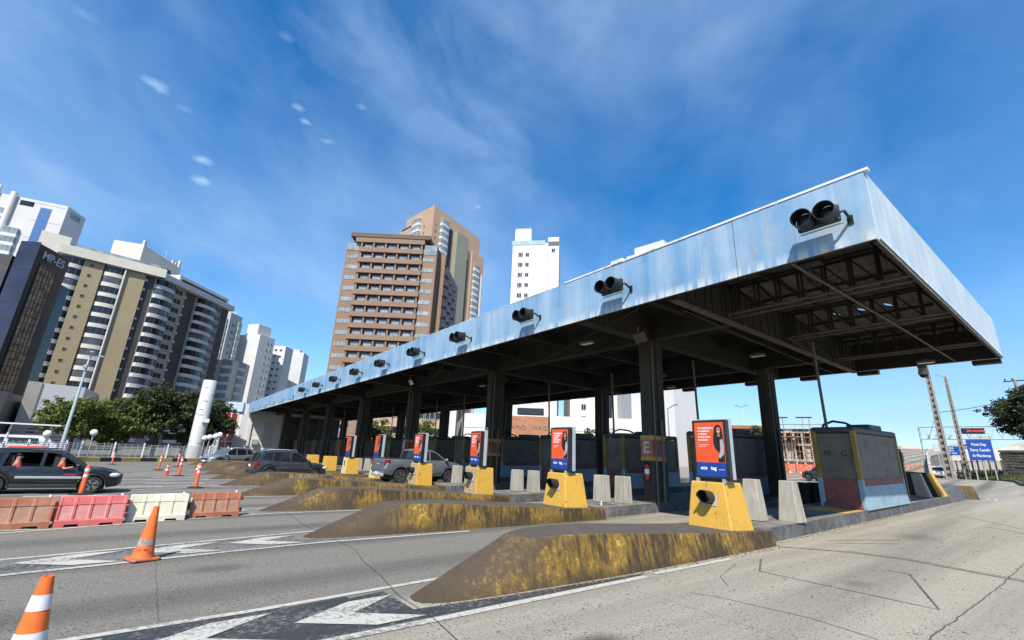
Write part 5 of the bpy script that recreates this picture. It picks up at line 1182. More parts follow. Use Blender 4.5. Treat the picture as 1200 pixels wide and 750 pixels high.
FP2 = Facade(PH[1], PH[2]); panel(FP2, t, 'vent_slot', 'glass_dark', 12.2, 14.6, 54.6, 55.8); b = FP2.mb()
for k in range(12): b.bar((1 + k * 1.6, .2, 58.6), (1 + k * 1.6, .2, 59.7), .07, .07)
for z in (59.2, 59.7): b.bar((1, .2, z), (18.6, .2, z), .06, .06)
b.build('railing', 'galvanised', t)
b = FP2.mb()
for u, h in ((.6, 1.6), (15, 1.4), (16.6, 1.2), (18.4, 2.6)): b.box(u, .5, 58.6 + h / 2, .8, .6, h)
b.tube([(11.5, 1, 58.6), (11.5, 1, 62.0)], .05); b.build('antenna', 'b_lightgrey', t)

# --- dark glass office with letters
B = [(-120.0, -33.0), (-115.8, -24.1), (-122.8, -20.6), (-137, -29.5)]
B = [(-117.6, -27.0), (-115.8, -24.1), (-122.6, -20.8), (-126.5, -24.2)]
t = bthing('office_tower', 'dark navy glass office tower marked MP-ES at the left edge'); ZM = 36.0
block(t, 'wall', B, ZM, 'b_navyside'); FB1, FB2 = Facade(B[0], B[1]), Facade(B[1], B[2]); panel(FB1, t, 'navy_face', 'b_navy', 0, FB1.len, BASE, ZM + .3, -.06, .12)
b = FB1.mb()
for k in range(11): b.box(FB1.len / 2, -.14, 2 + 3.2 * k, FB1.len, .05, .07)
b.build('floor_joint', 'b_charcoal', t)
panel(FB2, t, 'glazed_strip', 'b_glassreflect', FB2.len * .38, FB2.len * .70, BASE, ZM - 3.6, -.05, .1); panel(FB2, t, 'pale_glazing', 'b_glassreflect', FB2.len * .16, FB2.len * .38, BASE, ZM - 3.6, -.05, .1)
b = FB2.mb()
for k in range(24): b.box(FB2.len * .43, -.12, 1 + 1.35 * k, FB2.len * .56, .06, .09)
for k in range(6): b.box(FB2.len * (.16 + .108 * k), -.12, 16, .10, .06, 33)
b.build('mullion', 'b_navyside', t)
text('MP-ES', 2.15, 'cabinet_grey', t, FB2.M @ Matrix.Translation((FB2.len * .50, -.08, ZM - 1.75)) @ FACE_MY, ext=.05, bold=.03, sx=.98)
C2 = [(-122.6, -20.8), (-124.9, -19.9), (-132, -24), (-126.5, -24.4)]; block(t, 'lower_wing', C2, ZM - 5.4, 'b_navyside')
t = bthing('office_block', 'charcoal stone office block at the far left edge beside the dark glass tower'); FL_ = [(-122, -44), (-118.2, -27.6), (-127.5, -24.9), (-140, -40)]
block(t, 'wall', FL_, 33.4, 'b_charcoal'); F = Facade(FL_[0], FL_[1]); panel(F, t, 'dark_face', 'b_navyside', 2, F.len * .62, BASE, 33, -.05, .1)
t = bthing('podium_building', 'grey low building with slatted wall below the apartment block'); fp = [(-104, -17.5), (-105.5, -10.8), (-120, -10), (-120, -18)]; block(t, 'wall', fp, 9.8, 'b_grey'); F = Facade(fp[0], fp[1]); b = F.mb()
for k in range(5): b.box(F.len / 2, -.1, 1.0 + k * .55, F.len, .1, .25)
b.build('slat', 'b_charcoal', t); panel(F, t, 'side_wall', 'b_taupe', 0, 1.6, BASE, 9.9, -.1, .2)
t = bthing('dark_building', 'dark low building at the left edge behind the shelter'); fp = [(-96, -31), (-98, -18.2), (-112, -18), (-112, -32)]; block(t, 'wall', fp, 7.6, 'b_charcoal'); F = Facade(fp[0], fp[1]); wmm = win_mesh(1.6, 1.2)
for k in range(5): F.put(wmm, 'window', t, 1.5 + 2.4 * k, 2.5)

# --- white tower with a blue stripe
Cc = [(-203.5, -62), (-198.0, -38.3), (-205.5, -34.6), (-222, -50)]
t = bthing('apartment_tower', 'white apartment tower with a vertical blue stripe at the far left'); ZC = 75.0; block(t, 'wall', Cc, ZC, 'b_lightgrey'); F = Facade(Cc[0], Cc[1]); F3 = Facade(Cc[1], Cc[2]); Lc = F.len
panel(F, t, 'blue_stripe', 'b_bluewall', Lc * .735, Lc * .85, BASE, ZC - 2.2, -.05, .1); b = F.mb(); b.tube([(Lc * .45, -.6, 0), (Lc * .45, -.6, ZC + 1)], .8, 12); b.build('corner_shaft', 'b_white', t)
panel(F, t, 'grey_fin', 'b_lightgrey', Lc * .16, Lc * .30, BASE, ZC + 2.6, -.4, .8)
bwm = balcony_mesh(3.8, 3.0, 'b_white', 'glass_pale', 1.2, .1); wn_ = win_mesh(1.0, 1.0, 'glass_dark', 'b_lightgrey', 1)
for k in range(17):
    z = 19 + 3 * k; F.put(bwm, 'balcony', t, Lc * .37, z); F.put(bwm, 'balcony', t, Lc * .08, z) if k < 15 else None; F.put(bwm, 'balcony', t, Lc * .545, z) if k < 15 else None
for k in range(18):
    z = 18.5 + 3 * k
    if k < 16:
        for u in (.34, .62, .80): F3.put(wn_, 'window', t, F3.len * u, z)
panel(F, t, 'vent_slot', 'glass_dark', Lc * .52, Lc * .66, ZC - 2.6, ZC - .9); panel(F3, t, 'open_roof_frame', 'glass_pale', F3.len * .2, F3.len * .75, ZC - 3.2, ZC - 1.0)
for z in range(20, 75, 6): panel(F, t, 'floor_joint', 'b_lightgrey', Lc * .67, Lc * .985, z, z + .08, -.05, .04)

# --- towers behind the beige block
t = bthing('apartment_tower', 'grey white tower with green glass balconies just right of the beige block'); D = [(-216, 8), (-219.5, 15.6), (-225, 20.2), (-236, 25), (-240, 10)]; D = [(-221, 9), (-219, 15.4), (-225.0, 20.4), (-236, 13)]
block(t, 'wall', D, 55, 'b_grey'); F = Facade(D[1], D[2]); F0 = Facade(D[0], D[1]); bb = balcony_mesh(2.4, 3.0, 'b_lightgrey', 'glass_green', .9, .1)
for k in range(14): F.put(bb, 'balcony', t, F.len * .80, 10 + 3 * k); F0.put(bb, 'balcony', t, F0.len * .7, 10 + 3 * k)
wv = win_mesh(1.2, 1.1, 'glass_dark', 'b_grey', 1)
for k in range(14): F.put(wv, 'window', t, F.len * .35, 11 + 3 * k)
b = MB(); b.box(-226, 16, 56, 3, 3, 2); b.build('roof_tank', 'b_grey', t)
t = bthing('apartment_building', 'cream low apartment block between the beige block and the white towers'); D = [(-198, 9), (-192.6, 17.8), (-200, 24), (-212, 14)]; block(t, 'wall', D, 31, 'b_beige'); F = Facade(D[0], D[1]); FD = Facade(D[1], D[2]); bb = balcony_mesh(3.4, 3.0, 'b_white', 'glass_pale', .8, .1)
for k in range(10): F.put(bb, 'balcony', t, F.len * .80, 1 + 3 * k); F.put(bb, 'balcony', t, F.len * .3, 1 + 3 * k); FD.put(bb, 'balcony', t, FD.len * .5, 1 + 3 * k)
t = bthing('apartment_tower', 'bright white pair of slab towers with small square windows left of the canopy end'); ZE = 50.0
E1 = [(-236, 17.5), (-222.5, 28.2), (-228.0, 35.2), (-246, 22.8)]; block(t, 'wall', E1, ZE - 1.5, 'b_white'); F = Facade(E1[0], E1[1]); F2_ = Facade(E1[1], E1[2])
block(t, 'roof_tank', [(-229, 23.5), (-224.6, 27.2), (-229.2, 33.0), (-234, 28)], ZE + 3.5, 'b_white')
sw = win_mesh(.75, .75, 'glass_dark', 'b_lightgrey', 1); 
for k in range(15):
    z = 2.5 + 3.1 * k; F2_.put(sw, 'window', t, F2_.len * .55, z); F.put(sw, 'window', t, F.len * .22, z) if k % 3 == 0 else None; F2_.put(sw, 'window', t, F2_.len * .8, z)
E2 = [(-233, 33.0), (-246.5, 46.6), (-256, 42), (-241, 30)]; E2 = [(-240, 33.2), (-234.5, 41.4), (-240.5, 46.0), (-250, 38)]; block(t, 'second_wall', E2, ZE - 2.6, 'b_white'); F = Facade(E2[0], E2[1]); wd = win_mesh(1.1, 1.0, 'glass_dark', 'b_lightgrey', 2)
bal = balcony_mesh(1.6, 3.1, 'b_white', 'glass_dark', .5, .1)
for k in range(15): z = 1.0 + 3.05 * k; F.put(wd, 'window', t, F.len * .56, z + 1.6); F.put(wd, 'window', t, F.len * .80, z + 1.6); F.put(bal, 'balcony', t, F.len * .18, z)
t = bthing('apartment_tower', 'pale grey tower behind the white slab towers'); E3 = [(-256, 46), (-252, 53.6), (-260, 58), (-270, 50)]; block(t, 'wall', E3, 49, 'b_lightgrey'); F = Facade(E3[1], E3[2])
for k in range(14): F.put(sw, 'window', t, F.len * .8, 3 + 3.1 * k)
block(t, 'roof_tank', [(-257, 48), (-254.5, 52), (-259, 54), (-261, 50)], 50.8, 'b_grey')

# --- brown office tower
t = bthing('office_tower', 'brown office tower with stacked horizontal balconies behind the canopy'); ZF = 66.0
Fp = [(-133.6, 35.2), (-117.0, 57.6), (-140, 77.5), (-158, 56)]; block(t, 'wall', Fp, ZF - 3.0, 'b_brown'); F = Facade(Fp[0], Fp[1]); Lf = F.len
b = F.mb(); b.box(Lf * .48, 3, ZF - .7, Lf * .88, 8.4, 1.3); b.build('roof_slab', 'b_browndark', t); panel(F, t, 'roof_storey', 'b_brown', Lf * .10, Lf * .86, ZF - 3.0, ZF - 1.35, .5, 3)
fh = 3.45; nb = 17
bb = MB(); W_ = Lf * .70; bb.mi = 0; bb.box(0, -.55, 0, W_, 1.1, 1.45); bb.mi = 1; bb.box(0, -.06, 1.67, W_, .12, 2.1)
bb.mi = 2
for k in range(6): bb.box(-W_ / 2 + W_ * (k + .15) / 5.3, -.40, 1.67, .5, .7, 2.1)
bb.mi = 3
for k in range(5): bb.box(-W_ / 2 + W_ * (k + .68) / 5.3, -.16, 1.45, 2.3, .1, 1.25)
bme = bb.mesh('balcony', ['b_brown', 'glass_dark', 'b_brown', 'glass_pale'])
wl_ = MB(); wl_.mi = 0; wl_.box(0, -.04, 0, 3.6, .1, 1.25); wl_.mi = 1
for k in range(4): wl_.box(-1.8 + 1.2 * k, -.09, 0, .08, .05, 1.25)
wlm = wl_.mesh('window', ['glass_pale', 'b_grey'])
for k in range(nb):
    z = ZF - 5.5 - fh * k; F.put(bme, 'balcony', t, Lf * .50, z)
    if k > 0: F.put(wlm, 'window', t, Lf * .09, z + 1.3); F.put(wlm, 'window', t, Lf * .905, z + 1.3)
panel(F, t, 'top_window', 'glass_pale', .1, Lf * .13, ZF - 5.6, ZF - 3.2, -.05, .12); panel(F, t, 'top_window', 'glass_pale', Lf * .86, Lf - .05, ZF - 6.0, ZF - 2.8, -.05, .12)
F2_ = Facade(Fp[1], Fp[2]); panel(F2_, t, 'side_panel', 'b_browndark', .2, F2_.len * .17, BASE, ZF - 3.2, -.05, .1); panel(F2_, t, 'side_panel', 'b_brownside', F2_.len * .22, F2_.len, BASE, ZF - 5, -.6, 1.2); panel(F2_, t, 'corner_fin', 'b_brown', F2_.len * .17, F2_.len * .235, BASE, ZF - 3.2, -.8, 1.6)
sm_ = MB(); sm_.mi = 0; sm_.box(0, -.05, 0, 2.6, .1, 1.1); sm_.mi = 1; sm_.box(-1.0, -.4, -.8, 1.0, .6, .5); sm_.box(.4, -.4, -.8, 1.0, .6, .5); smm = sm_.mesh('window', ['glass_dark', 'b_browndark'])
for k in range(16):
    for u in (.36, .56, .76): F2_.put(smm, 'window', t, F2_.len * u, ZF - 8.2 - fh * k, -1.2)
b = F2_.mb()
for k in range(18): b.box(F2_.len * .19, -1.8, ZF - 7 - fh * k, 2.4, .5, .25)
b.build('ledge', 'b_browndark', t)
# --- salmon tower behind
t = bthing('apartment_tower', 'taller salmon coloured tower with white balconies behind the brown office tower'); ZG = 100.0
Gp = [(-172.8, 69.0), (-153.4, 72.4), (-167.0, 104.0), (-190, 100)]; block(t, 'wall', Gp, ZG, 'b_salmon'); F = Facade(Gp[0], Gp[1]); Fs = Facade(Gp[1], Gp[2]); Ls = Fs.len
panel(F, t, 'side_bay', 'b_salmon', -3.4, F.len * .30, BASE, ZG - 6.0, 1, 4)
bw1 = balcony_mesh(5.2, 3.0, 'b_white', 'glass_pale', 1.4, .15); bw2 = balcony_mesh(4.6, 3.0, 'b_white', 'glass_pale', 1.4, .15)
for k in range(24):
    z = ZG - 6.5 - 3 * k; F.put(bw1, 'balcony', t, F.len * .44, z); Fs.put(bw2, 'balcony', t, Ls * .20, z - .6)
    if z < ZG - 13: Fs.put(bw2, 'balcony', t, Ls * .93, z - 2)
panel(Fs, t, 'olive_panel', 'b_olive', Ls * .42, Ls * .66, BASE, ZG - 5.5, -.9, 1.8); panel(Fs, t, 'dark_recess', 'b_browndark', Ls * .68, Ls * .76, BASE, ZG - 14, -.05, .1); panel(Fs, t, 'dark_recess', 'glass_dark', Ls * .32, Ls * .385, BASE, ZG - 5.5, -.05, .1)
panel(Fs, t, 'end_bay', 'b_salmon', Ls * .82, Ls * 1.10, BASE, ZG - 8.5, .2, 1.6)
sq = win_mesh(.7, .8, 'glass_dark', 'b_salmon', 1)
for k in range(24): F.put(sq, 'window', t, F.len * .70, ZG - 8 - 3 * k); Fs.put(sq, 'window', t, Ls * .05, ZG - 8 - 3 * k)
b = F.mb(); b.box(F.len * .06, 1.5, ZG - 5.2, 7, 4, 1.0); b.build('roof_rail', 'b_navyside', t)
t = thing('radio_mast', 'thin grey radio mast right of the brown tower', 'mast', (-120.7, 76.7, 0)); b = MB(); b.tube([(0, 0, 0), (0, 0, 60)], [.5, .32], 8); b.build('pole', 'b_grey', t)
# --- white tower right of them
t = bthing('apartment_tower', 'slim white tower with a green glass roof rail rising above the canopy'); ZH = 60.0; Hp = [(-94.6, 69.6), (-86.6, 76.2), (-85.0, 79.2), (-96, 90), (-104, 78)]
Hp = [(-94.6, 70.0), (-85.2, 79.2), (-95, 89), (-104.5, 79)]; block(t, 'wall', Hp, ZH, 'b_white'); F = Facade(Hp[0], Hp[1]); Lh = F.len
b = F.mb(); b.box(Lh * .21, 3.5, ZH + 2.0, Lh * .36, 5, 5.6); b.build('roof_tank', 'b_white', t); b = F.mb(); b.box(Lh * .21, 3.5, ZH + 5.1, Lh * .34, 4.6, .5); b.build('railing', 'b_grey', t); b = F.mb(); b.box(Lh * .34, -.05, ZH + .1, Lh * .72, .10, 1.3); b.build('glass_rail', 'glass_green', t)
panel(F, t, 'grey_strip', 'b_lightgrey', Lh * .12, Lh * .38, BASE, ZH - 2.2, -.04, .06); panel(F, t, 'groove', 'b_grey', Lh * .745, Lh * .775, BASE, ZH - .5, -.04, .06)
w2 = win_mesh(1.25, 1.3, 'glass_dark', 'b_white', 3); w3 = win_mesh(1.0, 1.1, 'glass_dark', 'b_white', 2); b = F.mb(); b.box(Lh * .885, .1, ZH + .6, Lh * .23, 2, 1.3); b.build('parapet', 'b_white', t)
for k in range(12): F.put(w2, 'window', t, Lh * .18, ZH - 3.6 - 3.05 * k, -.06); F.put(w3, 'window', t, Lh * .325, ZH - 3.6 - 3.05 * k, -.06)
F.put(w3, 'window', t, Lh * .88, ZH - 2.4)
t = bthing('apartment_tower', 'white tower top just showing above the canopy right of the slim white tower'); Ip = [(-57.5, 73.5), (-48.8, 74.8), (-50, 84), (-59, 82)]; block(t, 'wall', Ip, 44.4, 'b_white'); F = Facade(Ip[0], Ip[1]); b = MB(); b.prism(ccw([(-56.2, 74.6), (-49.6, 75.6), (-50.6, 81), (-57, 80)]), 44.4, 46.3); b.build('roof_tank', 'b_white', t); panel(F, t, 'window_band', 'glass_dark', 2, 8, 43.0, 43.5)

# --- what shows through under the canopy
def simple(name, label, fp, z, mat, wins=None, cat='building'):
    t = bthing(name, label, cat); block(t, 'wall', fp, z, mat); F = Facade(*ccw(fp)[:2]) if False else Facade(fp[0], fp[1])
    if wins:
        me, us, zs = wins
        for zz in zs:
            for u in us: F.put(me, 'window', t, F.len * u, zz)
    return t, F
def ray_pt(az, d): l = math.hypot(*az); return (az[0] / l * d, az[1] / l * d)
w4 = win_mesh(1.1, .9, 'glass_dark', 'b_white', 1)
t, F = simple('shopping_building', 'long low white shopping building seen under the canopy', [ray_pt((-.852, .523), 92), ray_pt((-.575, .818), 92), ray_pt((-.62, .79), 125), ray_pt((-.86, .51), 125)], 9.6, 'b_white')
for z in (2.2, 4.6, 6.9): panel(F, t, 'wall_joint', 'b_lightgrey', 0, F.len, z, z + .12, -.05, .06)
b = F.mb(); b.box(F.len * .34, -.08, 7.3, F.len * .215, .2, 4.2); b.build('brown_panel', 'brick_orange', t); text('APIO   MAC', 1.1, 'booth_grey', t, F.M @ Matrix.Translation((F.len * .345, -.20, 7.2)) @ FACE_MY, ext=.05, sx=1.25)
panel(F, t, 'window_band', 'glass_dark', F.len * .28, F.len * .42, 9.75, 11.0, .6, 1.2); panel(F, t, 'roof_storey', 'b_white', F.len * .24, F.len * .48, 9.6, 14.5, 3, 3)
for k in range(7): panel(F, t, 'panel_recess', 'b_lightgrey', F.len * (.55 + .06 * k), F.len * (.595 + .06 * k), 3.2, 5.4, -.04, .06)
t, F = simple('apartment_tower', 'big plain white tower with pairs of tiny windows seen under the canopy', [ray_pt((-.61, .79), 100), ray_pt((-.527, .85), 100), ray_pt((-.54, .84), 118), ray_pt((-.64, .77), 118)], 26, 'b_white', (win_mesh(.5, .6, 'glass_dark', 'b_lightgrey', 1), (.60, .70), [3.0 + 3.6 * k for k in range(7)])); panel(F, t, 'grey_strip', 'b_grey', F.len * .54, F.len * .76, 7, 26, -.005, .02)
b = F.mb(); b.box(F.len * .5, -3, 7.6, F.len * 1.02, 6, .5); b.build('canopy_edge', 'terracotta', t); panel(F, t, 'ground_storey', 'b_white', 0, F.len * 1.05, BASE, 7.3, -.5, 1)
panel(F, t, 'blue_awning', 'awning_blue', F.len * .60, F.len * .95, 1.6, 3.0, -1.3, 1.0)
t, F = simple('apartment_tower', 'cream tower with stacked grey balconies seen under the canopy', [ray_pt((-.712, .702), 118), ray_pt((-.615, .788), 118), ray_pt((-.63, .77), 140), ray_pt((-.72, .69), 140)], 34, 'b_beige')
bb = balcony_mesh(2.6, 3.0, 'b_grey', 'glass_dark', 1.2, .3)
for k in range(9): F.put(bb, 'balcony', t, F.len * .52, 7 + 3 * k); F.put(win_mesh(1.2, 1.5, 'glass_dark', 'b_lightgrey', 2) if k == 0 else _w5, 'window', t, F.len * .22, 8.5 + 3 * k); _w5 = bpy.data.objects[t.children[-1].name].data if k == 0 else _w5
panel(F, t, 'dark_strip', 'b_navyside', F.len * .62, F.len * .68, BASE, 33, -.05, .1); panel(F, t, 'white_bay', 'b_white', F.len * .80, F.len * 1.08, BASE, 34, -.5, 1)
t, F = simple('office_tower', 'dark glass and white tower seen under the canopy left of a blue gap', [ray_pt((-.775, .632), 122), ray_pt((-.735, .678), 122), ray_pt((-.74, .67), 140), ray_pt((-.78, .62), 140)], 30, 'b_white'); panel(F, t, 'glazed_strip', 'glass_dark', F.len * .5, F.len, 5, 29, -.05, .1); panel(F, t, 'grey_strip', 'b_grey', F.len * .0, F.len * .3, 5, 29, -.05, .1)
t, F = simple('apartment_building', 'tan apartment building with dark windows seen under the canopy', [ray_pt((-.945, .327), 96), ray_pt((-.862, .507), 96), ray_pt((-.87, .49), 120), ray_pt((-.95, .31), 120)], 15, 'b_salmon', (win_mesh(2.4, 1.4, 'glass_dark', 'b_grey', 2), [.06 + .11 * k for k in range(9)], [2.6, 5.8, 9.0, 12.2])); panel(F, t, 'white_bay', 'b_white', F.len * .86, F.len, BASE, 15.6, -.3, .6)
t, F = simple('townhouse', 'pink building with a flat red roof between the big display and rear column', [ray_pt((-.470, .882), 84), ray_pt((-.405, .914), 84), ray_pt((-.41, .91), 96), ray_pt((-.47, .88), 96)], 7.6, 'b_pink', (win_mesh(1.4, 1.2), (.2, .5, .8), (2.6, 5.4))); b = F.mb(); b.box(F.len / 2, 3, 7.9, F.len + 1, 7.5, .5); b.build('roof', 'terracotta', t)
t, F = simple('townhouse', 'small pink building with tiled roof right of the big white tower', [ray_pt((-.530, .848), 96), ray_pt((-.495, .869), 96), ray_pt((-.50, .866), 106), ray_pt((-.535, .845), 106)], 8.6, 'b_pink'); b = F.mb(); b.hexa([(-.5, -.6, 8.6), (F.len + .5, -.6, 8.6), (F.len + .5, 8, 8.6), (-.5, 8, 8.6)], [(1.5, 2.5, 10.6), (F.len - 1.5, 2.5, 10.6), (F.len - 1.5, 4, 10.6), (1.5, 4, 10.6)]); b.build('roof', 'terracotta', t)
# building shell under construction with scaffolding
o0, o1 = ray_pt((-.392, .92), 80), ray_pt((-.325, .9457), 80); F = Facade(o0, o1); Lq = F.len
t = bthing('construction_shell', 'concrete building shell under construction behind booth 15'); b = F.mb()
for z in (3.0, 5.2, 7.0): b.box(Lq / 2, 3, z, Lq, 6.4, .30)
for k in range(6):
    for y in (0, 5.8): b.box(.2 + (Lq - .4) * k / 5, y, 3.6, .28, .28, 7.0)
b.build('frame', 'wall_pale', t); b = F.mb()
for k in (0, 1, 3): b.box(Lq * (.1 + .2 * k), .2, 4.1, Lq * .15, .12, 1.9)
b.box(Lq * .5, .2, 1.5, Lq * .9, .12, 2.6); b.build('infill_wall', 'wall_pale', t); b = F.mb(); b.box(Lq / 2, 3.2, 4.5, Lq * .96, 4.8, 6.0); b.build('dark_interior', 'b_browndark', t)
t = thing('scaffolding', 'red brown tube scaffolding round the building shell', 'scaffolding', (o0[0], o0[1], 0)); b = MB(); b.T = Matrix.Translation((-o0[0], -o0[1], 0)) @ F.M
for k in range(9):
    x = -.4 + (Lq + .8) * k / 8; h = 8.9 if k in (0, 1, 2, 5, 6) else 7.4
    for y in (-.5, -1.6): b.tube([(x, y, .3), (x, y, h)], .035, 5)
for z in (2.2, 4.2, 6.2, 8.0):
    for y in (-.5, -1.6): b.tube([(-.4, y, z), (Lq + .4, y, z)], .03, 5)
for k in range(4): x = -.4 + (Lq + .8) * k / 4; b.tube([(x, -1.6, .4), (x + Lq / 4, -1.6, 6.2)], .025, 5)
b.build('tubes', 'brick_orange', t); b = MB(); b.T = Matrix.Translation((-o0[0], -o0[1], 0)) @ F.M
for (x, w_) in ((.8, 2.2), (Lq * .68, 2.0)): b.box(x, -1, 9.0, w_, 1.5, .08)
b.box(Lq * .3, -1.0, 6.3, Lq * .5, 1.0, .06); b.build('platform', 'bare_wood', t)
t = thing('safety_fence', 'orange mesh safety fence at the foot of the scaffolding', 'fence', (o0[0], o0[1], gz(*o0))); b = MB(); b.T = Matrix.Translation((-o0[0], -o0[1], 0)) @ F.M
for k in range(8): b.bar((-2 + k * 1.5, -6, 0), (-2 + k * 1.5, -6, 1.25), .06, .06)
b.build('stake', 'bare_wood', t); b = MB(); b.T = Matrix.Translation((-o0[0], -o0[1], 0)) @ F.M
for k in range(6): b.bar((-2, -6.05, .25 + .18 * k), (8.5, -6.05, .25 + .18 * k), .02, .09)
b.build('mesh_band', 'post_orange', t)
for k, (x, y) in enumerate(((-25.2, 62), (-23.6, 61), (-21.9, 60.5), (-27.3, 59))):
    make_cone('far orange and white cone by the scaffolding, ' + ['left one', 'middle left one', 'right one', 'leftmost one'][k], (x, y, gz(x, y)), 1.0, [(.35, .52, 'cone_white')], 'post_orange', 'post_orange')
for k, (az_, d_, l) in enumerate((((-.563, .826), 60, 'orange post left of two under the blue awning'), ((-.553, .833), 60, 'orange post right of two under the blue awning'))):
    x, y = ray_pt(az_, d_); make_post(l, x, y, 1.1)

# --- white office closing the far end of the canopy
t = bthing('office_building', 'white two storey office with a red gridded window at the far end of the canopy'); fp = [(-90.0, 8.7), (-88.3, 11.0), (-88.15, 27), (-100, 27), (-100, 8.7)]; block(t, 'wall', fp, 8.3, 'b_white'); F = Facade(fp[0], fp[1])
panel(F, t, 'blue_fascia', 'fascia_pale', -.3, F.len + .1, 6.9, 8.45, -.2, .3)
panel(F, t, 'window', 'window_red', .1, F.len - .55, .6, 6.6, -.06, .06); b = F.mb()
for k in range(3): b.box(.1 + (F.len - .65) * k / 2, -.12, 3.6, .10, .08, 6.0)
for k in range(5): b.box((F.len - .45) / 2, -.12, .6 + 1.5 * k, F.len - .55, .08, .10)
b.build('window_grid', 'print_white', t); F = Facade(fp[1], fp[2]); panel(F, t, 'wall_shade_panel', 'b_charcoal', 6.4, F.len, BASE, 8.2, -.05, .1); panel(F, t, 'door', 'b_grey', 3.6, 5.2, 1.5, 5.4); b = F.mb(); b.box(2.6, -.35, 2.2, .9, .7, .8); b.build('air_conditioner', 'galvanised', t); panel(F, t, 'pilaster', 'b_white', 1.2, 1.7, 0, 6.8, -.15, .3)  # shade over the rest of the white wall, put in as a charcoal panel

# ------------------------------------------------------------------ right side: bridge ramp, verge, signs
rd = Vector((-.205, .979, 0)).normalized(); rn = Vector((rd.y, -rd.x, 0)); rings = []; 
def rampz(d): return gz(-10, 60) - .3 + (0 if d < 62 else .085 * (d - 62) if d < 70 else .68 + .058 * (d - 70))
def ramp_mid(d):
    base = rd * d; return base + rn * (-3.0 + 2.5 * 0)
b = MB(); rg = []
ds = [56, 62, 66, 70, 80, 95, 115, 140, 170, 205, 240]
for d_ in ds:
    az1, az2 = Vector((-.262, .965, 0)), Vector((-.192, .981, 0)); k = sstep(150, 245, d_); a1 = az1.lerp(Vector((-.222, .975, 0)), k); a2 = az2.lerp(Vector((-.155, .988, 0)), k * .8)
    l, r = a1.normalized() * d_, a2.normalized() * d_; z = max(rampz(d_), gz(-10, 60) - .25); rg.append([(l.x, l.y, -2), (l.x, l.y, z), (r.x, r.y, z), (r.x, r.y, -2)])
b.loft(rg, True); struct(b.build('bridge_ramp', 'ground'), 'concrete road rising onto the bridge', 'road')
def ramp_pt(d, u):
    k = sstep(150, 245, d); a1 = Vector((-.262, .965, 0)).lerp(Vector((-.222, .975, 0)), k); a2 = Vector((-.192, .981, 0)).lerp(Vector((-.155, .988, 0)), k * .8); return a1.normalized().lerp(a2.normalized(), u) * d, rampz(d)
t0 = thing('ramp_parapet', 'low concrete parapet on the left side of the bridge ramp', 'wall', (0, 60, 0)); b = MB(); b.T = Matrix.Translation((0, -60, 0)); pr_ = None
for d_ in ds[3:]:
    p, z = ramp_pt(d_, .0); q = (p.x, p.y, z + .5)
    if pr_: b.bar(pr_, q, .3, 1.1)
    pr_ = q
b.build('wall', 'wall_pale', t0)
t0 = thing('ramp_parapet', 'concrete parapet on the right side of the bridge ramp behind the blue signs', 'wall', (0, 60, 0)); b = MB(); b.T = Matrix.Translation((0, -60, 0)); pr_ = None
for d_ in [76] + ds[4:]:
    p, z = ramp_pt(d_, 1.0); q = (p.x, p.y, z + .3)
    if pr_: b.bar(pr_, q, .3, 1.6)
    pr_ = q
b.build('wall', 'wall_pale', t0)
cone0 = None; cl = []
for k in range(7): cl.append((86 + .9 * k, .34 + .085 * k))
for k in range(14): cl.append((132 + 7.0 * k, .38 + .030 * k))
b = MB(); b.lathe([(.24, 0), (.24, .04), (.15, .05), (.04, .85), (0, .85)], 10); cme = b.mesh('traffic_cone', 'post_orange')
for k, (d_, u) in enumerate(cl):
    p, z = ramp_pt(d_, u); o = inst(cme, 'traffic_cone', None, (p.x, p.y, max(z, gz(p.x, p.y)) + .0), 0, (.85, .85, .85) if k < 7 else (1.1, 1.1, 1.1)); tag(o, 'far orange cone in the near row across the bridge ramp' if k < 7 else 'far orange cone in the upper row along the bridge ramp', 'traffic cone', 'near row of cones on the ramp' if k < 7 else 'upper row of cones on the ramp')
# grass verge with kerb, from the road edge points
vp = [(-6.2, 64), (-7.6, 74), (-12.0, 87), (-17.0, 98), (-21.5, 112)]; vo = [(1.5, 60), (-2.0, 74), (-7.2, 88), (-12.6, 100), (-16.5, 114)]
vp = [(-3.0, 56)] + vp; vo = [(8, 52)] + vo
b = MB(); rg = []
for (a, c) in zip(vp, vo): rg.append([(a[0], a[1], gz(*a) - .2), (a[0], a[1], gz(*a) + .16), (c[0], c[1], gz(*c) + 1.35), (c[0], c[1], gz(*c) - .2)])
b.loft(rg); struct(b.build('grass_verge', 'grass'), 'strip of grass beside the bridge road', 'verge')
b = MB(); pr_ = None
for a in vp:
    q = (a[0] - .1, a[1], gz(*a) + .08)
    if pr_: b.bar(pr_, q, .22, .3)
    pr_ = q
struct(b.build('verge_kerb', 'kerb_grey'), 'dark kerb along the grass verge', 'kerb')
# blades of grass as one mass
b = MB(); r2 = random.Random(3)
for k in range(5200):
    i = r2.randrange(1, len(vp) - 1); u, v = r2.random(), r2.random() ** 1.3
    a = (lerp(vp[i][0], vp[i + 1][0], u), lerp(vp[i][1], vp[i + 1][1], u)); c = (lerp(vo[i][0], vo[i + 1][0], u), lerp(vo[i][1], vo[i + 1][1], u))
    x, y = lerp(a[0], c[0], v), lerp(a[1], c[1], v); z = gz(x, y) + .14 + 1.19 * v; h = r2.uniform(.12, .42); an = r2.uniform(0, PI); dx, dy = .06 * math.cos(an), .06 * math.sin(an); b.poly([(x - dx, y - dy, z), (x + dx, y + dy, z), (x + r2.uniform(-.15, .15), y + r2.uniform(-.15, .15), z + h)])
o = b.build('grass', 'grass'); o['kind'] = 'stuff'; o['label'] = 'rough grass on the verge by the blue signs'; o['category'] = 'grass'

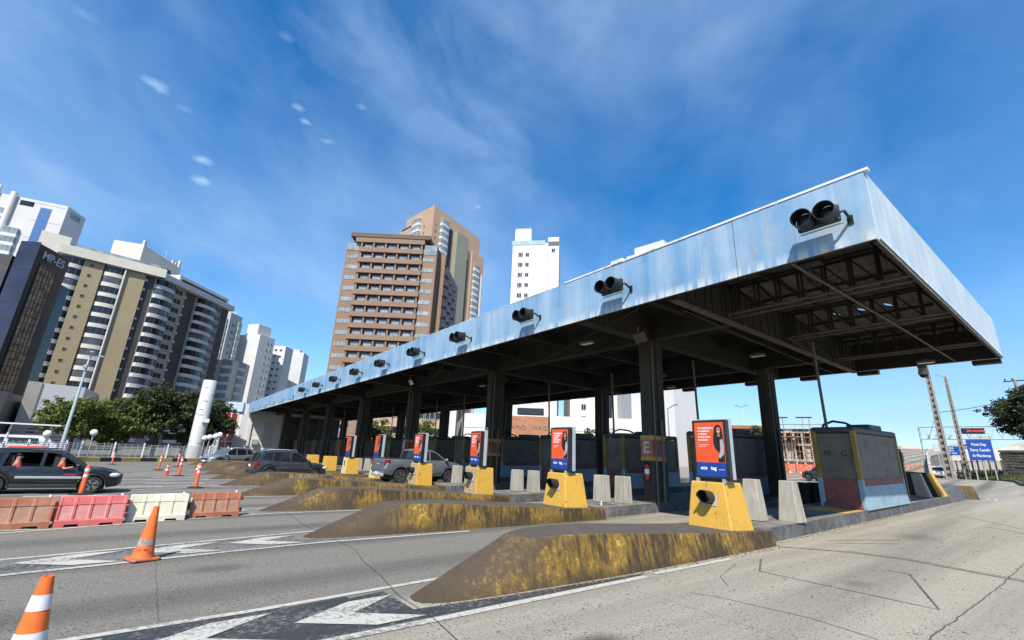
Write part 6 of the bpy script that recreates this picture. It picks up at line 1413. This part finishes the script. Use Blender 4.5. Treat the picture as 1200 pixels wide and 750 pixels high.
def at(az, d): p = ray_pt(az, d); return p
# large blue direction sign
def road_sign(name, label, az0, az1, d, z0, z1, lines, size, board='sign_blue', legs=(.25, .75), turn=0.0, sx=1.0):
    p0, p1 = ray_pt(az0, d), ray_pt(az1, d + turn); F = Facade(p0, p1); g0 = gz(*p0); t = thing(name, label, 'road sign', (p0[0], p0[1], 0)); Mi = Matrix.Translation((-p0[0], -p0[1], 0)) @ F.M
    b = MB(); b.T = Mi; b.box(F.len / 2, 0, (z0 + z1) / 2, F.len, .06, z1 - z0); b.build('board', board, t, bevel=.01)
    for u in legs: b = MB(); b.T = Mi; b.box(F.len * u, .08, (g0 + z1) / 2, .12, .10, z1 - g0); b.build('post', 'galvanised', t)
    for k, s in enumerate(lines): text(s, size, 'print_white', t, Mi @ Matrix.Translation((F.len / 2, -.036, z1 - (k + .85) * (z1 - z0) / (len(lines) + .7))) @ FACE_MY, ext=.002, sx=sx, bold=.006)
    return t
road_sign('road_sign', 'large blue road sign reading Ponte Dep. Darcy Castello de Mendonca', (-.1455, .989), (-.1185, .993), 80, 3.75, 6.15, ['Ponte Dep.', 'Darcy Castello', 'de Mendonça'], .46, legs=(.15, .5, .9), sx=.62)
road_sign('road_sign', 'small blue road sign left of the large blue sign', (-.1735, .985), (-.1545, .988), 82, 4.35, 5.45, ['PARE', '100 m', 'pista livre'], .27, legs=(.2, .45), sx=.9)
road_sign('sign_board', 'pale grey two panel sign board left of the blue signs', (-.1835, .983), (-.1685, .986), 88, 4.9, 5.9, ['VITORIA', 'CENTRO'], .30, board='sign_back', legs=(.3,), sx=.9)
for z, (az, d, l, hgt) in enumerate((((-.1715, .985), 76, 'lattice concrete utility pole, taller and nearer one', 15.5), ((-.1515, .988), 90, 'slimmer concrete utility pole beside the large blue sign', 14.1))):
    x, y = ray_pt(az, d); t = thing('utility_pole', l, 'utility pole', (x, y, gz(x, y)), 0, 'concrete utility poles'); b = MB(); w_ = .30 if z == 0 else .22
    for s in (-1, 1): b.hexa([(s * w_ - .09, -.2, 0), (s * w_ + .09, -.2, 0), (s * w_ + .09, .2, 0), (s * w_ - .09, .2, 0)], [(s * w_ * .45 - .07, -.12, hgt), (s * w_ * .45 + .07, -.12, hgt), (s * w_ * .45 + .07, .12, hgt), (s * w_ * .45 - .07, .12, hgt)])
    b.build('shaft', 'pole_concrete', t); b = MB(); b.hexa([(-w_, -.09, .1), (w_, -.09, .1), (w_, .09, .1), (-w_, .09, .1)], [(-w_ * .45, -.06, hgt - .05), (w_ * .45, -.06, hgt - .05), (w_ * .45, .06, hgt - .05), (-w_ * .45, .06, hgt - .05)])
    b.build('web', 'pole_web', t)
    if z == 1: b = MB(); b.tube([(0, 0, hgt - .1), (-.4, 0, hgt + .1), (-1.0, 0, hgt + .35)], .04); b.build('bracket', 'pole_concrete', t)
x0, y0 = ray_pt((-.1715, .985), 76); x1, y1 = ray_pt((-.05, .9987), 84); t = thing('overhead_wire', 'power line running right from the lattice pole', 'wire', (x0, y0, 10)); b = MB(); n = 14
b.tube([(lerp(0, x1 - x0, k / n), lerp(0, y1 - y0, k / n), lerp(-.9, 2.6, k / n) - .5 * math.sin(PI * k / n)) for k in range(n + 1)], .035, 5); b.tube([(lerp(0, -4, k / n), lerp(0, 14, k / n), lerp(-.9, -3.2, k / n) - .3 * math.sin(PI * k / n)) for k in range(n + 1)], .02, 5); b.build('cable', 'wire', t)
x1, y1 = ray_pt((-.078, .997), 92); t = thing('crossarm_pole', 'pole top with insulator crossarm above the right hand tree', 'utility pole', (x1, y1, gz(x1, y1))); b = MB(); b.tube([(0, 0, 0), (0, 0, 13.3)], .16); b.build('shaft', 'pole_concrete', t); b = MB(); b.box(.3, 0, 13.1, 2.8, .14, .14); b.tube([(-.9, 0, 13.2), (-.9, 0, 13.5)], .07); b.tube([(-.2, 0, 13.2), (-.2, 0, 13.5)], .07); b.tube([(1.1, 0, 13.2), (1.1, 0, 13.5)], .07); b.build('crossarm', 'wire', t)
# gantry
g0, g1 = ray_pt((-.197, .980), 112), ray_pt((-.06, .998), 112); F = Facade(g0, g1); t = thing('sign_gantry', 'grey lattice sign gantry with a message board over the bridge road', 'gantry', (g0[0], g0[1], 0)); Mi = Matrix.Translation((-g0[0], -g0[1], 0)) @ F.M
b = MB(); b.T = Mi
for z in (8.0, 10.1): b.tube([(0, 0, z), (F.len, 0, z)], .07, 6); b.tube([(0, .8, z), (F.len, .8, z)], .07, 6)
for k in range(12): u = F.len * k / 12; b.tube([(u, 0, 8.0), (u + F.len / 24, 0, 10.1), (u + F.len / 12, 0, 8.0)], .045, 5)
for u in (.1, F.len - .1): b.tube([(u, .4, 0), (u, .4, 10.1)], .12, 8)
b.build('truss', 'galvanised', t); b = MB(); b.T = Mi; b.box(F.len * .455, -.3, 9.3, F.len * .185, .35, .95); b.build('message_board', 'vms_black', t); text('DEVAGAR', .46, 'vms_led', t, Mi @ Matrix.Translation((F.len * .475, -.49, 9.3)) @ FACE_MY, ext=.01)
for k in range(4): b = MB(); b.T = Mi; b.box(F.len * (.09 + .06 * k), -.2, 8.5, .35, .35, .4); b.build('camera_box', 'galvanised', t)
# leaning plank fence, stone wall, pale terraces behind
f0, f1 = ray_pt((-.172, .985), 96), ray_pt((-.10, .995), 84); F = Facade(f0, f1); t = thing('post_fence', 'row of grey wooden fence posts along the verge below the signs', 'fence', (f0[0], f0[1], 0)); Mi = Matrix.Translation((-f0[0], -f0[1], 0)) @ F.M; b = MB(); b.T = Mi; zb = gz(*f1)
for k in range(13): u = F.len * k / 12; b.bar((u, 0, zb - .2), (u + .05, 0, zb + 2.5), .14, .14)
b.build('post', 'bare_wood', t); b = MB(); b.T = Mi; b.bar((0, .1, zb + .75), (F.len, .1, zb + .75), .08, .25); b.bar((0, .1, zb + 2.3), (F.len, .1, zb + 2.3), .04, .06); b.build('rail', 'bare_wood', t)
s0, s1 = ray_pt((-.1115, .994), 80), ray_pt((-.03, .9995), 78); F = Facade(s0, s1); t = thing('stone_wall', 'dark rough stone wall below the right hand tree', 'wall', (s0[0], s0[1], 0)); Mi = Matrix.Translation((-s0[0], -s0[1], 0)) @ F.M; b = MB(); b.T = Mi; r2 = random.Random(9); zz = gz(*s0) - .3
while zz < 4.7:
    u = r2.uniform(-.1, .1); hh = r2.uniform(.26, .36)
    while u < F.len: l = r2.uniform(.4, .9); b.box(u + l / 2, r2.uniform(-.05, .05), zz + hh / 2, l - .03, .7, hh - .03); u += l
    zz += hh
b.box(F.len / 2, .1, 2.5, F.len, .5, 4.6); b.build('masonry', 'stone_wall', t, bevel=.03); b = MB(); b.T = Mi; b.box(F.len / 2, 0, 4.85, F.len + .1, .85, .22); b.build('coping', 'kerb_grey', t)
b = MB(); c0, c1 = ray_pt((-.172, .985), 118), ray_pt((-.07, .997), 118)
t = bthing('retaining_wall', 'pale terraced retaining wall behind the blue signs', 'wall'); F = Facade(c0, c1); panel(F, t, 'lower_wall', 'wall_pale', 0, F.len, 0, 4.6, 0, .6); b = F.mb(); b.hexa([(0, .5, 4.5), (F.len, .5, 4.5), (F.len, 9, 4.5), (0, 9, 4.5)], [(F.len * .05, 3, 5.4), (F.len, 3, 8.4), (F.len, 9, 8.4), (F.len * .05, 9, 5.4)]); b.build('upper_slope', 'wall_pale', t)
for k, (az, z, d_, h, w_) in enumerate((((-.152, .988), 5.6, 124, 2.0, 2.6), ((-.143, .99), 5.8, 124, 2.3, 1.6), ((-.128, .99), 6.6, 124, 2.4, 2.0))):
    x, y = ray_pt(az, d_); t = bthing('small_house', 'tiny pale house on the terrace behind the blue signs, ' + ['left one', 'middle one', 'right one'][k], 'house', (x, y, z), 'tiny houses on the terrace'); b = MB(); b.box(0, 0, h / 2 - 1, w_, 2, h + 1); b.build('wall', ['b_white', 'b_bluewall', 'b_grey'][k], t); b = MB(); b.hexa([(-w_ / 2 - .2, -1.2, h - .5), (w_ / 2 + .2, -1.2, h - .5), (w_ / 2 + .2, 1.2, h - .5), (-w_ / 2 - .2, 1.2, h - .5)], [(-w_ / 2 - .2, -.1, h + .2), (w_ / 2 + .2, -.1, h + .2), (w_ / 2 + .2, .1, h + .2), (-w_ / 2 - .2, .1, h + .2)]); b.build('roof', 'b_taupe', t)
t, F = simple('far_building', 'long low pale building on the far side of the bridge ramp', [ray_pt((-.262, .965), 260), ray_pt((-.20, .98), 260), ray_pt((-.20, .98), 280), ray_pt((-.262, .965), 280)], 13.4, 'b_beige')
for k in range(3):
    x, y = ray_pt((-.20 + .012 * k, .98), 100 + 30 * k)

# ------------------------------------------------------------------ trees
def tree(name, label, base, th, blobs, n, leaf, size, seed, group='trees', limbs=True, cat='tree'):
    r = random.Random(seed); t = thing(name, label, cat, base, 0, group); b = MB(); top = (0, 0, th); b.tube([(0, 0, 0), (.08, .05, th * .5), top], [.30, .24, .18], 10)
    for (c, rad) in blobs[:9]:
        m_ = (lerp(top[0], c[0], .5) + r.uniform(-.2, .2), lerp(top[1], c[1], .5), lerp(top[2], c[2], .6)); b.tube([(0, 0, th * .8), m_, c], [.15, .09, .03], 7)
        for k in range(4): e = tuple(c[i] + r.uniform(-.7, .7) * rad[i] for i in range(3)); b.tube([m_, tuple(lerp(m_[i], e[i], .6) + r.uniform(-.15, .15) for i in range(3)), e], [.05, .035, .012], 5)
    b.build('trunk', 'trunk', t, smooth=True)
    vs, fs = [], []; tot = sum(rd[0] * rd[1] * rd[2] for _, rd in blobs) ; 
    for (c, rad) in blobs:
        cl = []; m_ = max(8, int(n * (rad[0] * rad[1] * rad[2]) / tot / 26))
        for k in range(m_):
            u, a = r.uniform(-1, 1), r.uniform(0, 2 * PI); s = r.uniform(.25, 1.0) ** .42; q = math.sqrt(1 - u * u)
            wob = 1 + .22 * math.sin(3 * a + c[0] * 5) * q
            p = Vector((c[0] + rad[0] * s * q * math.cos(a) * wob, c[1] + rad[1] * s * q * math.sin(a) * wob, c[2] + rad[2] * s * u)); sp = size * r.uniform(1.2, 2.6)
            for j in range(26):
                d = Vector((r.gauss(0, 1), r.gauss(0, 1), r.gauss(0, .7))) * sp * .55; o = p + d; nrm = Vector((r.gauss(0, 1), r.gauss(0, 1), r.gauss(.6, 1))).normalized(); x = nrm.orthogonal().normalized(); x.rotate(Matrix.Rotation(r.uniform(0, 6.28), 3, nrm)); y = nrm.cross(x); h = size * r.uniform(.6, 1.15); w_ = h * .5; i0 = len(vs)
                vs += [o - x * h, o - y * w_ + nrm * h * .12, o + x * h, o + y * w_ + nrm * h * .12]; fs.append((i0, i0 + 1, i0 + 2, i0 + 3))
    me = bpy.data.meshes.new('crown'); me.from_pydata([tuple(v) for v in vs], [], fs); me.materials.append(M[leaf]); o = bpy.data.objects.new('crown', me); COL.objects.link(o); o.parent = t; return t
def blobs(seed, n, R_, H0, H1, flat=1.0):
    r = random.Random(seed); out = []
    for k in range(n):
        a = r.uniform(0, 2 * PI); d = R_ * math.sqrt(r.random()) * .75; z = lerp(H0, H1, r.random() ** .8); f = 1 - .45 * abs((z - H0) / (H1 - H0) - .45); s = R_ * r.uniform(.30, .48) * f; out.append(((d * f * math.cos(a), d * f * math.sin(a), z), (s * 1.15, s * 1.15, s * .8)))
    return out
tree('broadleaf_tree', 'bright green leafy tree right behind the street lamp', (-73.5, -7.4, -.3), 2.2, blobs(1, 20, 3.9, 2.4, 5.6), 15000, 'leaf_bright', .20, 11)
tree('broadleaf_tree', 'tall dark green tree left of the concrete pillar', (-77.5, .3, -.3), 2.6, blobs(2, 26, 4.4, 2.6, 8.5), 21000, 'leaf_deep', .20, 12)
tree('broadleaf_tree', 'mid green tree between the bright tree and the tall dark tree', (-75.5, -3.4, -.3), 2.3, blobs(5, 20, 3.2, 2.3, 6.4), 13000, 'leaf_bright', .20, 15)
tree('broadleaf_tree', 'dark green tree directly left of the concrete pillar, between the two darker crowns', (-80, 3.6, -.3), 2.6, blobs(21, 22, 3.4, 2.4, 8.0), 14000, 'leaf_deep', .21, 23)
tree('broadleaf_tree', 'dark tree behind the concrete pillar', (-84, 6.2, -.3), 2.6, blobs(3, 22, 4.2, 2.2, 7.6), 16000, 'leaf_deep', .22, 13)
x, y = ray_pt((-.083, .9965), 84); tree('broadleaf_tree', 'dense green tree above the stone wall at the right edge', (x + 1.4, y + 2, gz(x, y)), 4.4, blobs(4, 32, 5.0, 4.7, 10.4), 38000, 'leaf_deep', .19, 14)
x, y = ray_pt((-.417, .909), 66); tree('broadleaf_tree', 'small green tree left of the scaffolding', (x, y, gz(x, y)), 2.2, blobs(6, 10, 1.7, 2.5, 5.6), 5000, 'leaf_deep', .18, 16)
x, y = ray_pt((-.668, .744), 62); tree('young_tree', 'thin young tree with sparse pale leaves in front of the white shopping building', (x, y, gz(x, y)), 3.2, blobs(7, 8, 1.8, 3.4, 5.4), 1100, 'leaf_bright', .17, 17)
for k, (az, d_, l) in enumerate((((-.930, .367), 84, 'leafy tree before the tan building, left one'), ((-.893, .45), 80, 'leafy tree before the tan building, right one'))):
    x, y = ray_pt(az, d_); tree('broadleaf_tree', l, (x, y, gz(x, y)), 2.6, blobs(8 + k, 12, 2.6, 3.0, 7.0), 6000, 'leaf_bright', .2, 18 + k)
# street lights seen far under the canopy
for k, (az, d_, h, l) in enumerate((((-.5575, .830), 70, 8.6, 'thin pole with lamp arm in front of the big white tower'), ((-.4385, .8987), 120, 14.0, 'far double armed street lamp seen against the sky right of the big display'))):
    x, y = ray_pt(az, d_); t = thing('street_lamp', l, 'street lamp', (x, y, gz(x, y))); b = MB(); b.tube([(0, 0, 0), (0, 0, h)], [.16, .08], 8); b.build('pole', 'pole_concrete' if k == 0 else 'fence_white', t); b = MB(); b.tube([(0, 0, h - .1), (.9, .2, h + .35)], .06); b.tube([(0, 0, h - .1), (-.9, -.2, h + .3)], .06) if k else None; b.box(1.15, .25, h + .4, .6, .25, .12)
    if k: b.box(-1.15, -.25, h + .35, .6, .25, .12)
    b.build('lamp_head', 'booth_grey', t)
